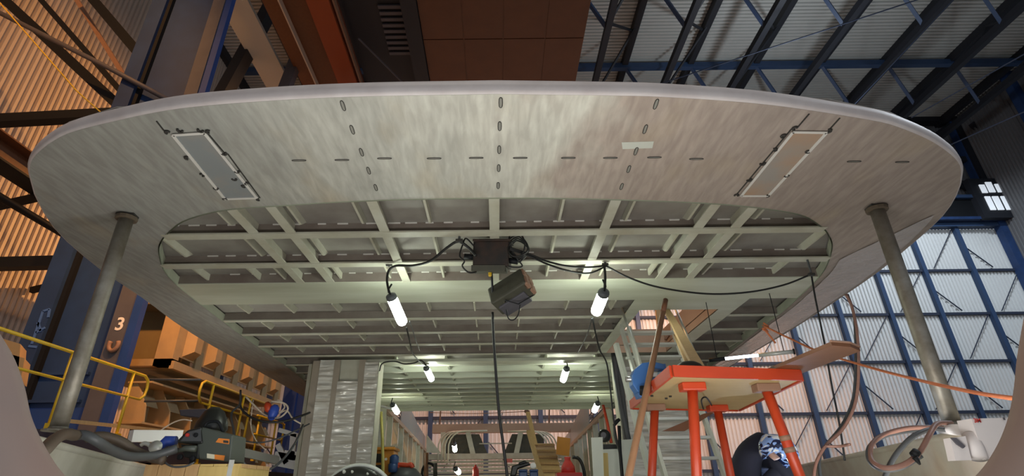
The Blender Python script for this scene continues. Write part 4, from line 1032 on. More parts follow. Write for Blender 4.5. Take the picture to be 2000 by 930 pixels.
cable('coiled_hose', 'grey hose running alongside the red-brown ring on the starboard bulwark', [P(1850, 840, y=3.8), P(1820, 838, y=3.75), P(1785, 852, y=3.7), P(1758, 878, y=3.7), P(1740, 905, y=3.7), P(1728, 935, y=3.7), P(1722, 960, y=3.7)], .016, M_GREYHOSE, 'hose', 'hoses on the starboard bulwark')
cable('coiled_hose', 'outer grey hose of the ring on the starboard bulwark', [P(1838, 836, y=3.95), P(1780, 842, y=3.95), P(1728, 852, y=3.9), P(1699, 872, y=3.8), P(1697, 898, y=3.72), P(1722, 918, y=3.65), P(1760, 914, y=3.6), P(1800, 890, y=3.55)], .014, M_GREYHOSE, 'hose', 'hoses on the starboard bulwark')
hp = P(1790, 893, y=3.5)
nz_ = thing('hose_nozzle', 'black nozzle at the lower end of the red-brown hose ring', 'nozzle', hp)
MB().tube([P(1784, 890, y=3.52), P(1791, 882, y=3.52)], .024, 10).build('clamp', M_BLACK, nz_, True)
MB().tube([P(1787, 893, y=3.5), P(1793, 902, y=3.5), P(1797, 908, y=3.5)], [.018, .012, .006], 8).build('tip', M_BLACK, nz_, True)

# ---- carton and paper rolls on the starboard bulwark
ct = thing('carton', 'white carton printed with a red 3M mark on the starboard bulwark', 'carton', P(1935, 895, y=3.0))
f0 = [P(*q, y=3.0) for q in ((1924, 898), (1942, 898), (1962, 892), (1972, 816), (1897, 818))]
MB().prism([f0[0], f0[2], f0[3], f0[4]], (0, .10, 0)).build('box', M_PAPER, ct)
text_mesh('3M', 'red_lettering', M_RED, ct, P(1909, 822, y=2.995), 0.030, (math.pi / 2, 0, 0), .0008)
MB().obox(P(1961, 818, y=2.994), .010, .002, .014, Matrix.Identity(3)).build('corner_print', M_COLGREY, ct)
r1 = thing('paper_roll', 'fat white paper roll leaning against the white carton', 'roll', P(1905, 898, y=3.05))
MB().tube([P(1910, 896, y=3.02), P(1898, 850, y=3.05)], .042, 16).build('roll', M_PAPER, r1, True)
r2 = thing('paper_bag', 'open white paper bag beside the fat roll on the starboard bulwark', 'bag', P(1885, 900, y=3.0))
MB().prism([P(*q, y=3.0) for q in ((1866, 900), (1898, 899), (1886, 852), (1856, 856))], (0, .05, 0)).build('sheet', M_PAPER, r2)
MB().prism([P(*q, y=2.99) for q in ((1858, 855), (1868, 856), (1886, 872), (1882, 876), (1870, 868))], (0, .01, 0)).build('fold', M_COLGREY, r2)
r3 = thing('cardboard_tube', 'open-ended cardboard tube lying on the starboard bulwark cap', 'tube', P(1887, 841, y=3.2))
a, b = P(1887, 841, y=3.2), P(1840, 838, y=4.2)
MB().lathe([(.026, .01), (.026, 0), (.034, 0), (.034, (b - a).length), (.02, (b - a).length)], a, b - a, 14).build('wall', M_PAPER, r3, True)
MB().lathe([(.025, .004), (.025, .012)], a, b - a, 14).build('core', M_BOARD, r3)

# ================================================================== port side: walkway, railings, hull section, welding set
wk = thing('walkway', 'dark blue scaffold walkway outside the port bulwark', 'walkway', (-6.4, 9, 0.3))
ZW = 1.12
MB().box(-7.3, -6.22, 4.5, 14.5, ZW - .08, ZW - .02).build('deck_board', M_DECK, wk)
MB().box(-6.25, -6.18, 4.5, 14.5, ZW - .30, ZW).build('edge_beam', mat('walkway_edge', (0.055, 0.050, 0.085), .5), wk)
for y in (5, 8, 11, 14):
    MB().box(-6.9, -6.75, y - .08, y + .08, ZF, ZW - .08).build('leg', M_BLACK, wk)
pl_ = P(97, 812, y=7.0)
def railing(name, label, x, y0, y1, posts, z0, zt, loop0=False, loop1=False, r=.024):
    t = thing(name, label, 'railing', (x, (y0 + y1) / 2, z0), 'yellow guard railings')
    zm = zt - .40
    if not loop0 and not loop1:
        MB().tube([(x, y0, zt), (x, y1, zt)], r, 8).build('top_rail', M_YEL, t, True)
        MB().tube([(x, y0, zm), (x, y1, zm)], r * .85, 8).build('mid_rail', M_YEL, t, True)
    else:
        e0 = [(x, y0 + .12, zm), (x, y0 + .02, zm + .08), (x, y0, zm + .18), (x, y0, zt - .16), (x, y0 + .03, zt - .06), (x, y0 + .14, zt)] if loop0 else [(x, y0, zt)]
        e1 = [(x, y1 - .14, zt), (x, y1 - .03, zt - .06), (x, y1, zt - .16), (x, y1, zm + .18), (x, y1 - .02, zm + .08), (x, y1 - .12, zm)] if loop1 else [(x, y1, zt)]
        MB().tube(e0 + e1, r, 8).build('top_rail', M_YEL, t, True)
        MB().tube([(x, y0 + (.12 if loop0 else 0), zm), (x, y1 - (.12 if loop1 else 0), zm)], r * .85, 8).build('mid_rail', M_YEL, t, True)
    for y in posts:
        pt = MB().tube([(x, y, z0), (x, y, zt)], r, 8).build('post', M_YEL, t, True)
        MB().box(x - .02, x + .05, y - .05, y + .05, z0 - .02, z0 + .09).build('post_bracket', M_YEL, pt)
    return t
ry = lambda px, py: P(px, py, x=-6.2)
zt1 = ry(120, 681).z
railing('guard_railing', 'long yellow guard railing in front of the navy column', -6.2, 5.0, ry(292, 740).y, [ry(143, 690).y, ry(262, 727).y], ZW, zt1, loop1=True)
q0, q1 = P(395, 742, x=-5.6), P(520, 786, x=-5.6)
railing('guard_railing', 'yellow guard railing behind the green-grey welding machine', -5.6, q0.y, q1.y + .3, [P(418, 750, x=-5.6).y, P(478, 768, x=-5.6).y, P(492, 772, x=-5.6).y], ZW - .38, q0.z, loop0=True)
q2 = P(555, 832, x=-5.3)
railing('guard_railing', 'low yellow guard railing nearest the film-wrapped bulkhead', -5.45, P(505, 800, x=-5.45).y, P(556, 832, x=-5.45).y, [P(510, 800, x=-5.45).y, P(540, 820, x=-5.45).y, P(555, 830, x=-5.45).y], P(540, 905, x=-5.45).z, P(530, 820, x=-5.45).z, loop1=True)
# dark steel bars bridging the gap between the railings
for a, b, lb in (((288, 741), (392, 742), 'upper dark bar bridging the gap between the yellow railings'), ((282, 784), (386, 783), 'lower dark bar bridging the gap between the yellow railings')):
    tag(MB().tube([P(*a, y=9.9), P(*b, y=10.1)], .022, 8).build('gap_bar', M_GREYHOSE, None, True), lb, 'bar', 'gap bars')
# long batten and white channel on the walkway
tag(MB().bar(P(128, 822, y=8.0), P(365, 846, y=11.0), .05, .05).build('batten', M_WOOD), 'long pale batten lying along the walkway edge', 'batten')
tag(MB().bar(P(255, 852, y=7.0), P(352, 852, y=7.5), .12, .14).build('channel_profile', M_WHITE), 'white channel profile lying left of the welding machine', 'profile')

# ---- tan steel hull section waiting beside the ship
hs = thing('hull_section', 'orange-lit tan steel hull section with rows of open cells beside the ship', 'steel section', (-8.6, 15, ZF))
xb_ = -7.5
ya_ = P(333, 714, x=xb_).y; yb_ = P(538, 783, x=xb_).y + .3
zbm = P(333, 714, x=xb_).z
za, zb2 = zbm, 4.6
# upper box: side plate, bottom plate, front frame with deep recess
MB().box(xb_ - .03, xb_, ya_ + .25, yb_, za + .25, zb2).build('side_plate', M_BLOCK, hs)
MB().hexa([(xb_, ya_ + .2, za), (xb_, yb_, za), (xb_ - 2.7, yb_, za), (xb_ - 2.7, ya_ + .2, za), (xb_, ya_ + .2, za + .03), (xb_, yb_, za + .03), (xb_ - 2.7, yb_, za + .03), (xb_ - 2.7, ya_ + .2, za + .03)]).build('bottom_plate', M_BLOCK2, hs)
xf0 = P(262, 660, y=ya_).x - .3
MB().box(-10.2, -9.9, ya_, ya_ + .3, za, zb2).build('front_post', M_BLOCK, hs)
MB().box(-9.9, xb_ - .03, ya_ + .25, ya_ + .9, zb2 - .03, zb2).build('top_plate', M_BLOCK2, hs)
MB().box(xb_ - .42, xb_, ya_, ya_ + .25, za, zb2).build('front_post', M_BLOCK, hs)
MB().box(-10.2, xb_, ya_, ya_ + .25, za, za + .16).build('front_sill', M_BLOCK, hs)
MB().box(-10.2, xb_ - .1, ya_ + .9, ya_ + .93, za, zb2).build('recess_plate', M_BLOCK2, hs)
y = ya_ + .35; k = 0
while y < yb_ - .3:
    MB().hexa([(xb_, y, za + .28), (xb_ + .22, y + .1, za + .42), (xb_ + .22, y + .4, za + .42), (xb_, y + .5, za + .28), (xb_, y, zb2), (xb_ + .22, y + .1, zb2), (xb_ + .22, y + .4, zb2), (xb_, y + .5, zb2)]).build('bracket', M_BLOCK, hs)
    MB().box(xb_ - .01, xb_ + .05, y + .55, y + .85, za + .10, za + .55).build('lug_plate', M_BLOCK2, hs)
    y += 1.02
MB().bar((xb_ + .02, ya_, za + .02), (xb_ + .02, yb_, za + .02), .10, .18).build('edge_flange', M_BLOCK, hs)
# lower panel of open cells
xq = -8.3
zl = [ZF + .2, -1.2, -0.1, 0.85, 1.75, 2.62]
MB().box(xq - .05, xq, 12.7, 19.5, ZF, 2.9).build('back_plate', M_BLOCK2, hs)
for z in zl[1:]:
    MB().box(xq, xq + .55, 12.0, 19.5, z - .04, z).build('shelf_plate', M_BLOCK, hs)
for j, (z0, z1) in enumerate(zip(zl[:-1], zl[1:])):
    y = 12.05 + (.45 if j % 2 else 0)
    while y < 19.4:
        MB().prism([(xq, y, z0), (xq + .55, y, z0), (xq + .5, y, z0 + .35), (xq + .2, y, z1 - .04), (xq, y, z1 - .04)], (0, .05, 0)).build('web_plate', M_BLOCK, hs)
        if z1 > -0.2:
            MB().hexa([(xq, y + .18, z0 + .42), (xq + .32, y + .18, z0 + .38), (xq + .32, y + .78, z0 + .38), (xq, y + .78, z0 + .42), (xq, y + .18, z1 - .22), (xq + .16, y + .18, z1 - .22), (xq + .16, y + .78, z1 - .22), (xq, y + .78, z1 - .22)]).build('cell_plate', M_BLOCK2, hs)
        y += 0.95
# second smaller section behind the near coaming
hs2 = thing('steel_bracket_stack', 'brown steel brackets stacked behind the railing at the far left edge', 'steel section', P(20, 700, y=9))
for q in (((0, 660), (40, 672), (36, 722), (0, 705)), ((14, 690), (48, 700), (40, 745), (12, 735))):
    MB().prism([P(*c_, y=9.0) for c_ in q], (-.3, .5, 0)).build('bracket', M_BLOCK, hs2)

# ---- welding machine on a crate
cy = 4.75
c0, c1, c2 = P(285, 908, y=cy), P(385, 906, y=cy), P(470, 913, y=cy)
crt = thing('wooden_crate', 'yellowish wooden crate under the welding machine', 'crate', (c1.x, cy + .3, 0))
ztop = P(385, 907, y=cy).z
n_b = 7
for k in range(n_b):
    xa_ = c0.x + (c2.x - c0.x) * k / n_b; xb2 = c0.x + (c2.x - c0.x) * (k + 1) / n_b - .006
    MB().box(xa_, xb2, cy, cy + .022, 0.02, ztop - .0).build('board', M_CRATE2 if k < 4 else M_CRATE, crt)
for k in range(4):
    MB().box(c0.x, c2.x, cy + .02 + k * .15, cy + .16 + k * .15, ztop - .03, ztop).build('lid_board', M_CRATE2, crt)
for xx in (c0.x, c2.x - .03):
    MB().box(xx, xx + .025, cy + .02, cy + .62, 0.02, ztop - .03).build('side_board', M_CRATE, crt)
MB().box(c2.x - .10, c2.x - .06, cy - .012, cy, 0.1, ztop + .03).build('metal_strap', M_ALU, crt)
MB().box(c1.x + .03, c2.x - .005, cy - .010, cy, 0.3, ztop - .02).build('front_plate', M_CRATE, crt)

mx, my = P(405, 905, y=cy + .18).x, cy + .28
wm = thing('welding_machine', 'green-grey welding machine with orange stickers on the wooden crate', 'welding machine', (mx, my, ztop))
ang = math.radians(0)
W = lambda px, py, dy=0: P(px, py, y=cy + .14 + dy)
MB().prism([W(*q) for q in ((394, 834), (455, 850), (450, 904), (388, 897), (385, 868))], (0, .28, 0)).build('housing', M_MACH, wm, bevel=.012)
MB().prism([W(*q, -.01) for q in ((366, 840), (392, 834), (396, 866), (388, 868), (345, 865), (348, 858))], (0, .3, 0)).build('control_head', M_MACHD, wm, bevel=.012)
MB().prism([W(*q, -.015) for q in ((368, 844), (391, 838), (393, 862), (352, 862))], (0, .01, 0)).build('control_panel', M_GREYHOSE, wm)
for q, r_, m_ in (((367, 850), .016, M_RED), ((383, 850), .018, M_BLACK)):
    MB().lathe([(r_, 0), (r_ * .9, .018), (r_ * .4, .02)], W(*q, -.016), (0, -1, 0), 12).build('knob', m_, wm)
MB().prism([W(*q) for q in ((352, 868), (388, 870), (388, 897), (360, 894))], (0, .22, 0)).build('lower_front', M_MACHD, wm, bevel=.008)
for q in ((353, 893), (377, 896)):
    MB().lathe([(.024, 0), (.024, .02), (.012, .024)], W(*q, -.002), (0, -1, 0), 12).build('socket', M_BLACK, wm)
MB().tube([W(383, 877, -.05), W(362, 876, -.05), W(346, 882, -.05)], [.026, .024, .016], 10).build('cable_gland', M_MACH, wm, True)
MB().prism([W(*q, -.004) for q in ((427, 856), (448, 858), (447, 868), (421, 864))], (0, .004, 0)).build('orange_sticker', M_STICKO, wm)
MB().prism([W(*q, -.004) for q in ((404, 886), (419, 888), (419, 897), (404, 895))], (0, .004, 0)).build('cream_sticker', M_STICKW, wm)
MB().prism([W(*q, -.004) for q in ((419, 888), (439, 890), (437, 900), (419, 897))], (0, .004, 0)).build('orange_sticker', M_STICKO, wm)
MB().prism([W(*q, -.005) for q in ((436, 860), (446, 861), (446, 866), (436, 865))], (0, .003, 0)).build('sticker_mark', M_WELD, wm)
MB().tube(catmull([W(398, 838, .1), W(405, 826, .1), W(425, 824, .1), W(436, 844, .1)], 5), .014, 8).build('carry_handle', M_BLACK, wm, True)
# dark tool bag behind it
tb = thing('tool_bag', 'black tool bag slumped behind the welding machine', 'bag', W(415, 840, .4))
MB().lathe([(.04, .20), (.09, .16), (.14, .06), (.15, 0), (.12, -.05)], W(412, 838, .45), (0, 0, 1), 14).build('bag_body', M_MACHD, tb, True)
tray = thing('dark_tray', 'dark blue-grey plastic tray on the walkway above the welding machine', 'tray', P(395, 818, y=9.4))
MB().prism([P(*q, y=9.4) for q in ((350, 800), (400, 798), (430, 812), (425, 820), (352, 812))], (0, .3, .0)).build('tray_body', mat('tray_plastic', (.03, .035, .055), .5), tray, bevel=.01)
MB().bar(P(395, 812, y=9.6), V((P(395, 812, y=9.6).x, 9.6, ZW - .38)), .06, .06).build('support_leg', M_BLACK, tray)
# cables and hoses round the welding set
cable('vent_hose', 'thick dark grey hose lying along the port bulwark', [P(140, 852, y=3.95), P(165, 850, y=3.95), P(190, 862, y=4.0), P(220, 880, y=4.2), P(255, 892, y=4.4), P(300, 890, y=4.6), P(345, 876, y=4.7)], .034, M_GREYHOSE, 'hose', 'hoses on the port bulwark', 10)
cable('vent_hose', 'thick brown hose arching from the left coaming onto the port bulwark', [P(60, 905, y=3.0), P(88, 878, y=3.1), P(108, 858, y=3.35), P(128, 848, y=3.6), P(148, 851, y=3.9)], .036, M_DUCT, 'hose', 'hoses on the port bulwark', 10)
cable('vent_hose', 'brown hose running behind the grey hose on the port bulwark', [P(170, 856, y=4.3), P(200, 852, y=4.4), P(235, 862, y=4.5), P(262, 880, y=4.6), P(290, 892, y=4.65), P(320, 900, y=4.65)], .036, M_DUCT, 'hose', 'hoses on the port bulwark', 10)
cable('machine_cable', 'thin grey cable looping in front of the welding machine', [P(345, 884, y=4.8), P(328, 890, y=4.7), P(322, 902, y=4.7), P(338, 912, y=4.68), P(362, 911, y=4.68), P(380, 903, y=4.7)], .008, M_GREYHOSE)
cable('rail_cable', 'grey cable looping from the yellow railing down past the crate', [P(470, 765, y=9), P(468, 790, y=8.8), P(452, 808, y=8.6), P(456, 840, y=8.4), P(462, 880, y=8.2), P(480, 908, y=8.2), P(510, 922, y=8.3), P(545, 905, y=8.5), P(575, 868, y=8.8), P(592, 830, y=9.2)], .018, M_GREYHOSE)
cable('rail_cable', 'black cable sagging from the yellow railing to the film-wrapped bulkhead', [P(470, 762, y=9), P(470, 795, y=9), P(490, 815, y=9), P(520, 824, y=9), P(555, 823, y=9.1), P(590, 812, y=9.2), P(605, 806, y=9.4)], .018, M_RUBBER)
cable('rail_cable', 'thin dark cable below the black one by the yellow railing', [P(455, 852, y=9), P(480, 862, y=9), P(515, 864, y=9), P(550, 854, y=9.1), P(580, 840, y=9.2), P(604, 828, y=9.4)], .013, M_GREYHOSE)
cable('pale_cable', 'pale cable draped from the railing top to the blue bundle', [P(480, 775, y=9.2), P(500, 795, y=9.2), P(520, 812, y=9.2), P(545, 816, y=9.2), P(562, 800, y=9.2), P(555, 788, y=9.2), P(530, 784, y=9.2)], .016, M_WHITECABLE)
cable('pale_cable', 'pale cable looping right of the blue bundle', [P(525, 790, y=9.3), P(545, 782, y=9.3), P(556, 795, y=9.3), P(545, 808, y=9.3), P(560, 802, y=9.3), P(572, 818, y=9.3), P(588, 828, y=9.3)], .014, M_WHITECABLE)
cable('pale_cable', 'pale cable hanging vertically through the yellow railing', [P(495, 780, y=9.4), P(490, 830, y=9.4), P(500, 860, y=9.4), P(520, 880, y=9.4)], .010, M_WHITECABLE)
cable('pale_cable', 'pale cord trailing over the hull section left of the welding machine', [P(305, 848, y=8.0), P(330, 830, y=8.0), P(355, 820, y=8.0), P(375, 822, y=8.0)], .010, M_WHITECABLE)
bb = thing('blue_bundle', 'bright blue and orange cable bundle hooked on the yellow railing', 'bundle', P(532, 806, y=9.2))
MB().lathe([(.03, .13), (.07, .09), (.085, 0), (.06, -.10), (.02, -.13)], P(534, 806, y=9.2), (0.2, 0, 1), 12).build('blue_wrap', M_BLUEP, bb, True)
MB().lathe([(.03, .10), (.06, .05), (.06, -.04), (.03, -.07)], P(524, 797, y=9.2), (-.4, 0, 1), 10).build('orange_wrap', M_ORANGE, bb, True)
gr = thing('angle_grinder', 'blue angle grinder with pale disc guard left of the welding machine', 'grinder', P(315, 872, y=5.2))
MB().tube([P(343, 862, y=5.2), P(325, 862, y=5.2), P(312, 872, y=5.15)], [.045, .05, .035], 12).build('motor_housing', M_BLUEP, gr, True)
MB().lathe([(.05, 0), (.055, .01), (.055, .025)], P(305, 874, y=5.1), (.2, -1, .2), 16).build('disc_guard', M_ALU, gr, True)
MB().tube(catmull([P(275, 870, y=5.1), P(282, 866, y=5.1), P(292, 870, y=5.1), P(296, 878, y=5.1)], 4), .018, 8).build('side_handle', M_ALU, gr, True)
# white stair frame by the far railing
sf = thing('white_stair_frame', 'white painted stair frame between the low yellow railing and the bulkhead', 'stair', P(560, 900, y=11))
for a, b, w in (((543, 868), (560, 905), .1), ((574, 848), (570, 892), .12), ((545, 840), (585, 852), .08), ((535, 895), (585, 905), .25), ((555, 888), (590, 893), .16)):
    MB().bar(P(*a, y=11), P(*b, y=11), w, .06, (0, 1, 0)).build('frame_bar', M_WHITE, sf)
MB().bar(P(447, 878, y=10), P(545, 900, y=11), .06, .14).build('toe_board', M_PALEG, wk)
MB().box(-5.9, -5.0, 9.5, 15, ZW - .55, ZW - .38).build('lower_beam', M_BLACK, wk)

# ================================================================== inside the deckhouse
oc = thing('tool_cabinet', 'orange tool cabinet standing behind the film-wrapped bulkhead edge', 'cabinet', P(748, 930, y=11.0))
x0c, x1c = P(724, 905, y=11).x, P(768, 905, y=11).x; zc1 = P(745, 880, y=11).z
MB().box(x0c, x1c, 11, 11.5, 0.05, zc1).build('body', M_TOOLO, oc, bevel=.02)
MB().box(x0c - .02, x1c + .02, 10.95, 11.55, zc1, zc1 + .06).build('lid', M_TOOLO, oc, bevel=.02)
for k in range(2):
    MB().box(x0c + .04, x0c + .22, 10.98, 11.0, zc1 - .22 - .2 * k, zc1 - .06 - .2 * k).build('vent_panel', M_MACHD, oc)
MB().lathe([(.05, 0), (.05, .02)], (x0c + .12, 10.98, zc1 - .55), (0, -1, 0), 12).build('gauge', M_ORANGE, oc)
MB().lathe([(.025, 0), (.025, .02)], (x1c - .14, 10.98, zc1 - .16), (0, -1, 0), 10).build('button', M_WHITE, oc)
tag(MB().tube([P(744, 805, y=10.6), P(747, 860, y=10.5), P(748, 930, y=10.4), V((P(748, 930, y=10.4).x, 10.4, 0))], .03, 8).build('yellow_pole', mat('dull_yellow', (.42, .36, .10), .5), None, True), 'thin dull yellow pole in front of the orange cabinet', 'pole')
sc_ = thing('clutter_shelf', 'grey panel and pipes leaning just inside the bulkhead edge', 'panel', P(738, 860, y=11.5))
MB().prism([P(*q, y=12) for q in ((735, 800), (742, 800), (752, 868), (733, 870))], (0, .03, 0)).build('sheet', M_ALU, sc_)
MB().tube([P(737, 795, y=11.9), P(736, 830, y=11.9), P(733, 860, y=11.9)], .03, 6).build('pipe', M_GREYHOSE, sc_)
MB().box(P(728, 870, y=12).x, P(772, 870, y=12).x, 12, 12.4, P(745, 878, y=12).z, P(745, 871, y=12).z).build('shelf_top', M_STEEL, sc_)
# red and blue machine
rm = thing('floor_saw', 'grey and blue machine with a red handle right of the orange cabinet', 'machine', P(790, 928, y=11))
MB().lathe([(.10, -.6), (.30, -.5), (.32, -.1), (.2, .02), (.05, .06)], P(792, 918, y=11), (0, 0, 1), 14).build('body', M_GREYHOSE, rm, True)
MB().tube(catmull([P(776, 914, y=10.9), P(779, 908, y=10.9), P(795, 909, y=10.9), P(803, 908, y=10.9), P(806, 914, y=10.9)], 4), .045, 8).build('handle', M_ORANGE, rm, True)
MB().lathe([(.08, 0), (.09, .05), (.09, .2), (.05, .24)], P(769, 915, y=10.9), (0, 0, 1), 12).build('blue_motor', M_DBLUE, rm, True)
MB().lathe([(.08, 0), (.09, .05), (.09, .14), (.05, .16)], P(767, 923, y=10.8), (0, 0, 1), 12).build('blue_cap', M_DBLUE, rm, True)
# black domed thing at the lower edge
dm = thing('dark_dome', 'black dome with a pale rim at the bottom edge in front of the film-wrapped bulkhead', 'dome', P(690, 945, y=6))
dc = P(693, 985, y=6)
Rr = (P(693, 912, y=6) - dc).z
prof_ = [(Rr * 1.05 * math.cos(a), Rr * math.sin(a)) for a in [i * math.pi / 2 / 9 for i in range(9)]] + [(.01, Rr)]
MB().lathe([(prof_[0][0] * 1.0, -dc.z)] + prof_, dc, (0, 0, 1), 28).build('shell', M_MACHD, dm, True)
MB().tube([dc + V((Rr * 1.1 * math.cos(a), .06, Rr * 1.05 * math.sin(a))) for a in [.05 + i * (math.pi - .1) / 22 for i in range(23)]], .022, 8).build('rim', M_PALEG, dm, True)
for q, r_ in (((672, 922), .018), ((688, 922), .014), ((718, 926), .012)):
    MB().lathe([(r_, 0), (r_ * .6, .02)], P(*q, y=6 - .28), (0, -1, .4), 10).build('stud', M_PALEG, dm)
# extinguisher-like red cylinder, black machine, blue cases, red box, ramp
rc_ = thing('gas_cylinder', 'slim red cylinder standing beside the lowest lamp', 'cylinder', (P(929, 930, y=16).x, 16, 0))
zc_ = P(929, 911, y=16).z
MB().lathe([(.09, 0), (.09, zc_ - .1), (.07, zc_ - .03), (.03, zc_), (.03, zc_ + .04)], (P(929, 930, y=16).x, 16, 0), (0, 0, 1), 14).build('body', M_RED, rc_, True)
bmn = thing('black_machine', 'black machine draped with cables at the foot of the timber ramp', 'machine', P(1012, 930, y=10))
for q, dy in ((((1000, 910), (1032, 902), (1037, 908), (1012, 916), (1008, 930), (996, 930)), 0), (((1012, 904), (1026, 899), (1030, 904), (1015, 909)), -.1)):
    MB().prism([P(*c_, y=10 + dy) for c_ in q], (0, .3, 0)).build('cover', M_MACHD, bmn, bevel=.02)
MB().lathe([(.05, 0), (.05, .06)], P(1041, 910, y=9.9), (0, -1, 0), 12).build('clamp_ring', M_ALU, bmn)
MB().obox(P(994, 900, y=10), .12, .1, .06, Matrix.Identity(3)).build('red_clip', M_ORANGE, bmn)
MB().box(P(996, 930, y=10).x, P(1036, 930, y=10).x, 10.02, 10.3, 0, P(1010, 928, y=10).z).build('stand', M_MACHD, bmn)
for px_, lb in ((1022, 'left of two dark blue cases at the foot of the timber ramp'), (1043, 'right of two dark blue cases at the foot of the timber ramp')):
    x0_, x1_ = P(px_ - 8, 925, y=9.6).x, P(px_ + 8, 925, y=9.6).x
    t = thing('blue_case', lb, 'case', ((x0_ + x1_) / 2, 9.6, 0), 'dark blue cases')
    zt_ = P(px_, 921, y=9.6).z
    MB().box(x0_, x1_, 9.6, 9.8, 0, zt_).build('body', M_DBLUE, t, bevel=.015)
    MB().box(x0_ - .005, x1_ + .005, 9.59, 9.81, zt_, zt_ + .03).build('lid', M_DBLUE, t, bevel=.01)
rb2 = thing('red_toolbox', 'red toolbox with a red valve on top by the ribbed starboard side', 'toolbox', (P(1113, 930, y=10).x, 10, 0))
zt_ = P(1113, 923, y=10).z
MB().box(P(1088, 925, y=10).x, P(1138, 925, y=10).x, 10, 10.4, 0, zt_).build('box', M_RED, rb2, bevel=.02)
MB().lathe([(.13, 0), (.12, .10), (.07, .18), (.05, .22), (.06, .26)], (P(1113, 925, y=10).x, 10.2, zt_), (0, 0, 1), 14).build('valve', M_RED, rb2, True)
tag(MB().tube(catmull([P(1118, 893, y=10.4), P(1130, 896, y=10.4), P(1138, 910, y=10.4), P(1142, 930, y=10.4), P(1143, 950, y=10.4)], 5), .03, 8).build('black_hose', M_RUBBER, None, True), 'thick black hose arching down beside the red toolbox', 'hose')
# timber ramp ladder in the middle distance
rp = thing('timber_ramp', 'sloping timber ramp with cross battens in the middle distance', 'ramp', P(1070, 930, y=14))
a0, a1, b0, b1 = P(1058, 950, y=13), P(1042, 868, y=17), P(1102, 950, y=13), P(1082, 868, y=17)
MB().hexa([a0, b0, b1, a1, a0 + V((0, .03, .03)), b0 + V((0, .03, .03)), b1 + V((0, .03, .03)), a1 + V((0, .03, .03))]).build('ramp_board', M_WOOD, rp)
for k in range(6):
    t = (k + .5) / 6; MB().bar(a0.lerp(a1, t) + V((0, -.05, .05)), b0.lerp(b1, t) + V((0, -.05, .05)), .06, .05).build('batten', M_CRATE2, rp)
for a, b, ya, yb in (((1031, 806), (1046, 870), 14.5, 14), ((1032, 842), (1060, 940), 14, 13)):
    MB().bar(P(*a, y=ya), P(*b, y=yb), .10, .06).build('upright_timber', M_WOOD, rp)
tag(MB().obox(P(1100, 872, y=15), .35, .03, .45, Matrix.Rotation(.15, 3, 'Y')).build('plywood_offcut', M_TOOLO), 'small orange plywood offcut above the red toolbox', 'offcut')
# pale green cabinet panels beside the jamb
pg = thing('panel_stack', 'pale green panels standing upright beside the jamb', 'panels', (P(1190, 930, y=7.4).x, 7.4, 0))
for q, dy in ((((1155, 855), (1177, 854), (1180, 945), (1160, 945)), 0), (((1177, 878), (1235, 876), (1240, 945), (1180, 945)), .1), (((1205, 860), (1236, 858), (1238, 878), (1207, 880)), .14)):
    MB().prism([P(*c_, y=7.4 + dy) for c_ in q], (0, .03, 0)).build('panel', M_PALEG, pg)
MB().prism([P(*c_, y=7.39 + .1) for c_ in ((1178, 885), (1187, 885), (1190, 945), (1180, 945))], (0, .01, 0)).build('yellow_stripe', M_CRATE, pg)
MB().prism([P(*c_, y=7.62) for c_ in ((1177, 868), (1232, 868), (1233, 880), (1178, 880))], (0, .02, 0)).build('dark_gap', M_MACHD, pg)
tag(MB().tube([P(1209, 832, y=7.2), P(1211, 880, y=7.2), P(1216, 940, y=7.2), V((P(1217, 950, y=7.2).x, 7.2, 0))], .022, 8).build('black_bar', M_BLACK, None, True), 'black bar standing in front of the pale green panels', 'bar')
tag(MB().tube([P(1178, 792, y=9.0), P(1186, 825, y=8.9), P(1194, 865, y=8.8)], .025, 8).build('copper_pipe', M_ORANGE, None, True), 'orange pipe leaning left of the black bar', 'pipe')
fb = thing('fan_blower', 'dark round blower on top of the pale green panels', 'blower', P(1182, 852, y=8))
MB().lathe([(.03, -.03), (.085, 0), (.09, .06), (.06, .10)], P(1182, 852, y=8), (-.5, -1, 0), 16).build('casing', M_MACHD, fb, True)
MB().lathe([(.04, 0), (.04, .01)], P(1179, 850, y=7.9), (-.5, -1, 0), 12).build('hub', M_COLGREY, fb)
nzl = thing('cutting_torch', 'black torch head above the orange pipe by the jamb', 'torch', P(1204, 825, y=7.3))
MB().tube([P(1199, 832, y=7.3), P(1204, 824, y=7.3), P(1210, 819, y=7.3)], [.018, .026, .02], 8).build('head', M_BLACK, nzl, True)
MB().tube([P(1199, 832, y=7.3), P(1200, 850, y=7.35), P(1205, 870, y=7.4)], .012, 6).build('handle', M_GREYHOSE, nzl, True)
tag(MB().tube([P(1198, 690, y=9.4), P(1204, 740, y=9.3), P(1214, 800, y=9.2), P(1228, 862, y=9.0)], .045, 8).build('jamb_duct', M_GREYHOSE, None, True), 'dark grey duct hose running down the starboard jamb', 'hose')
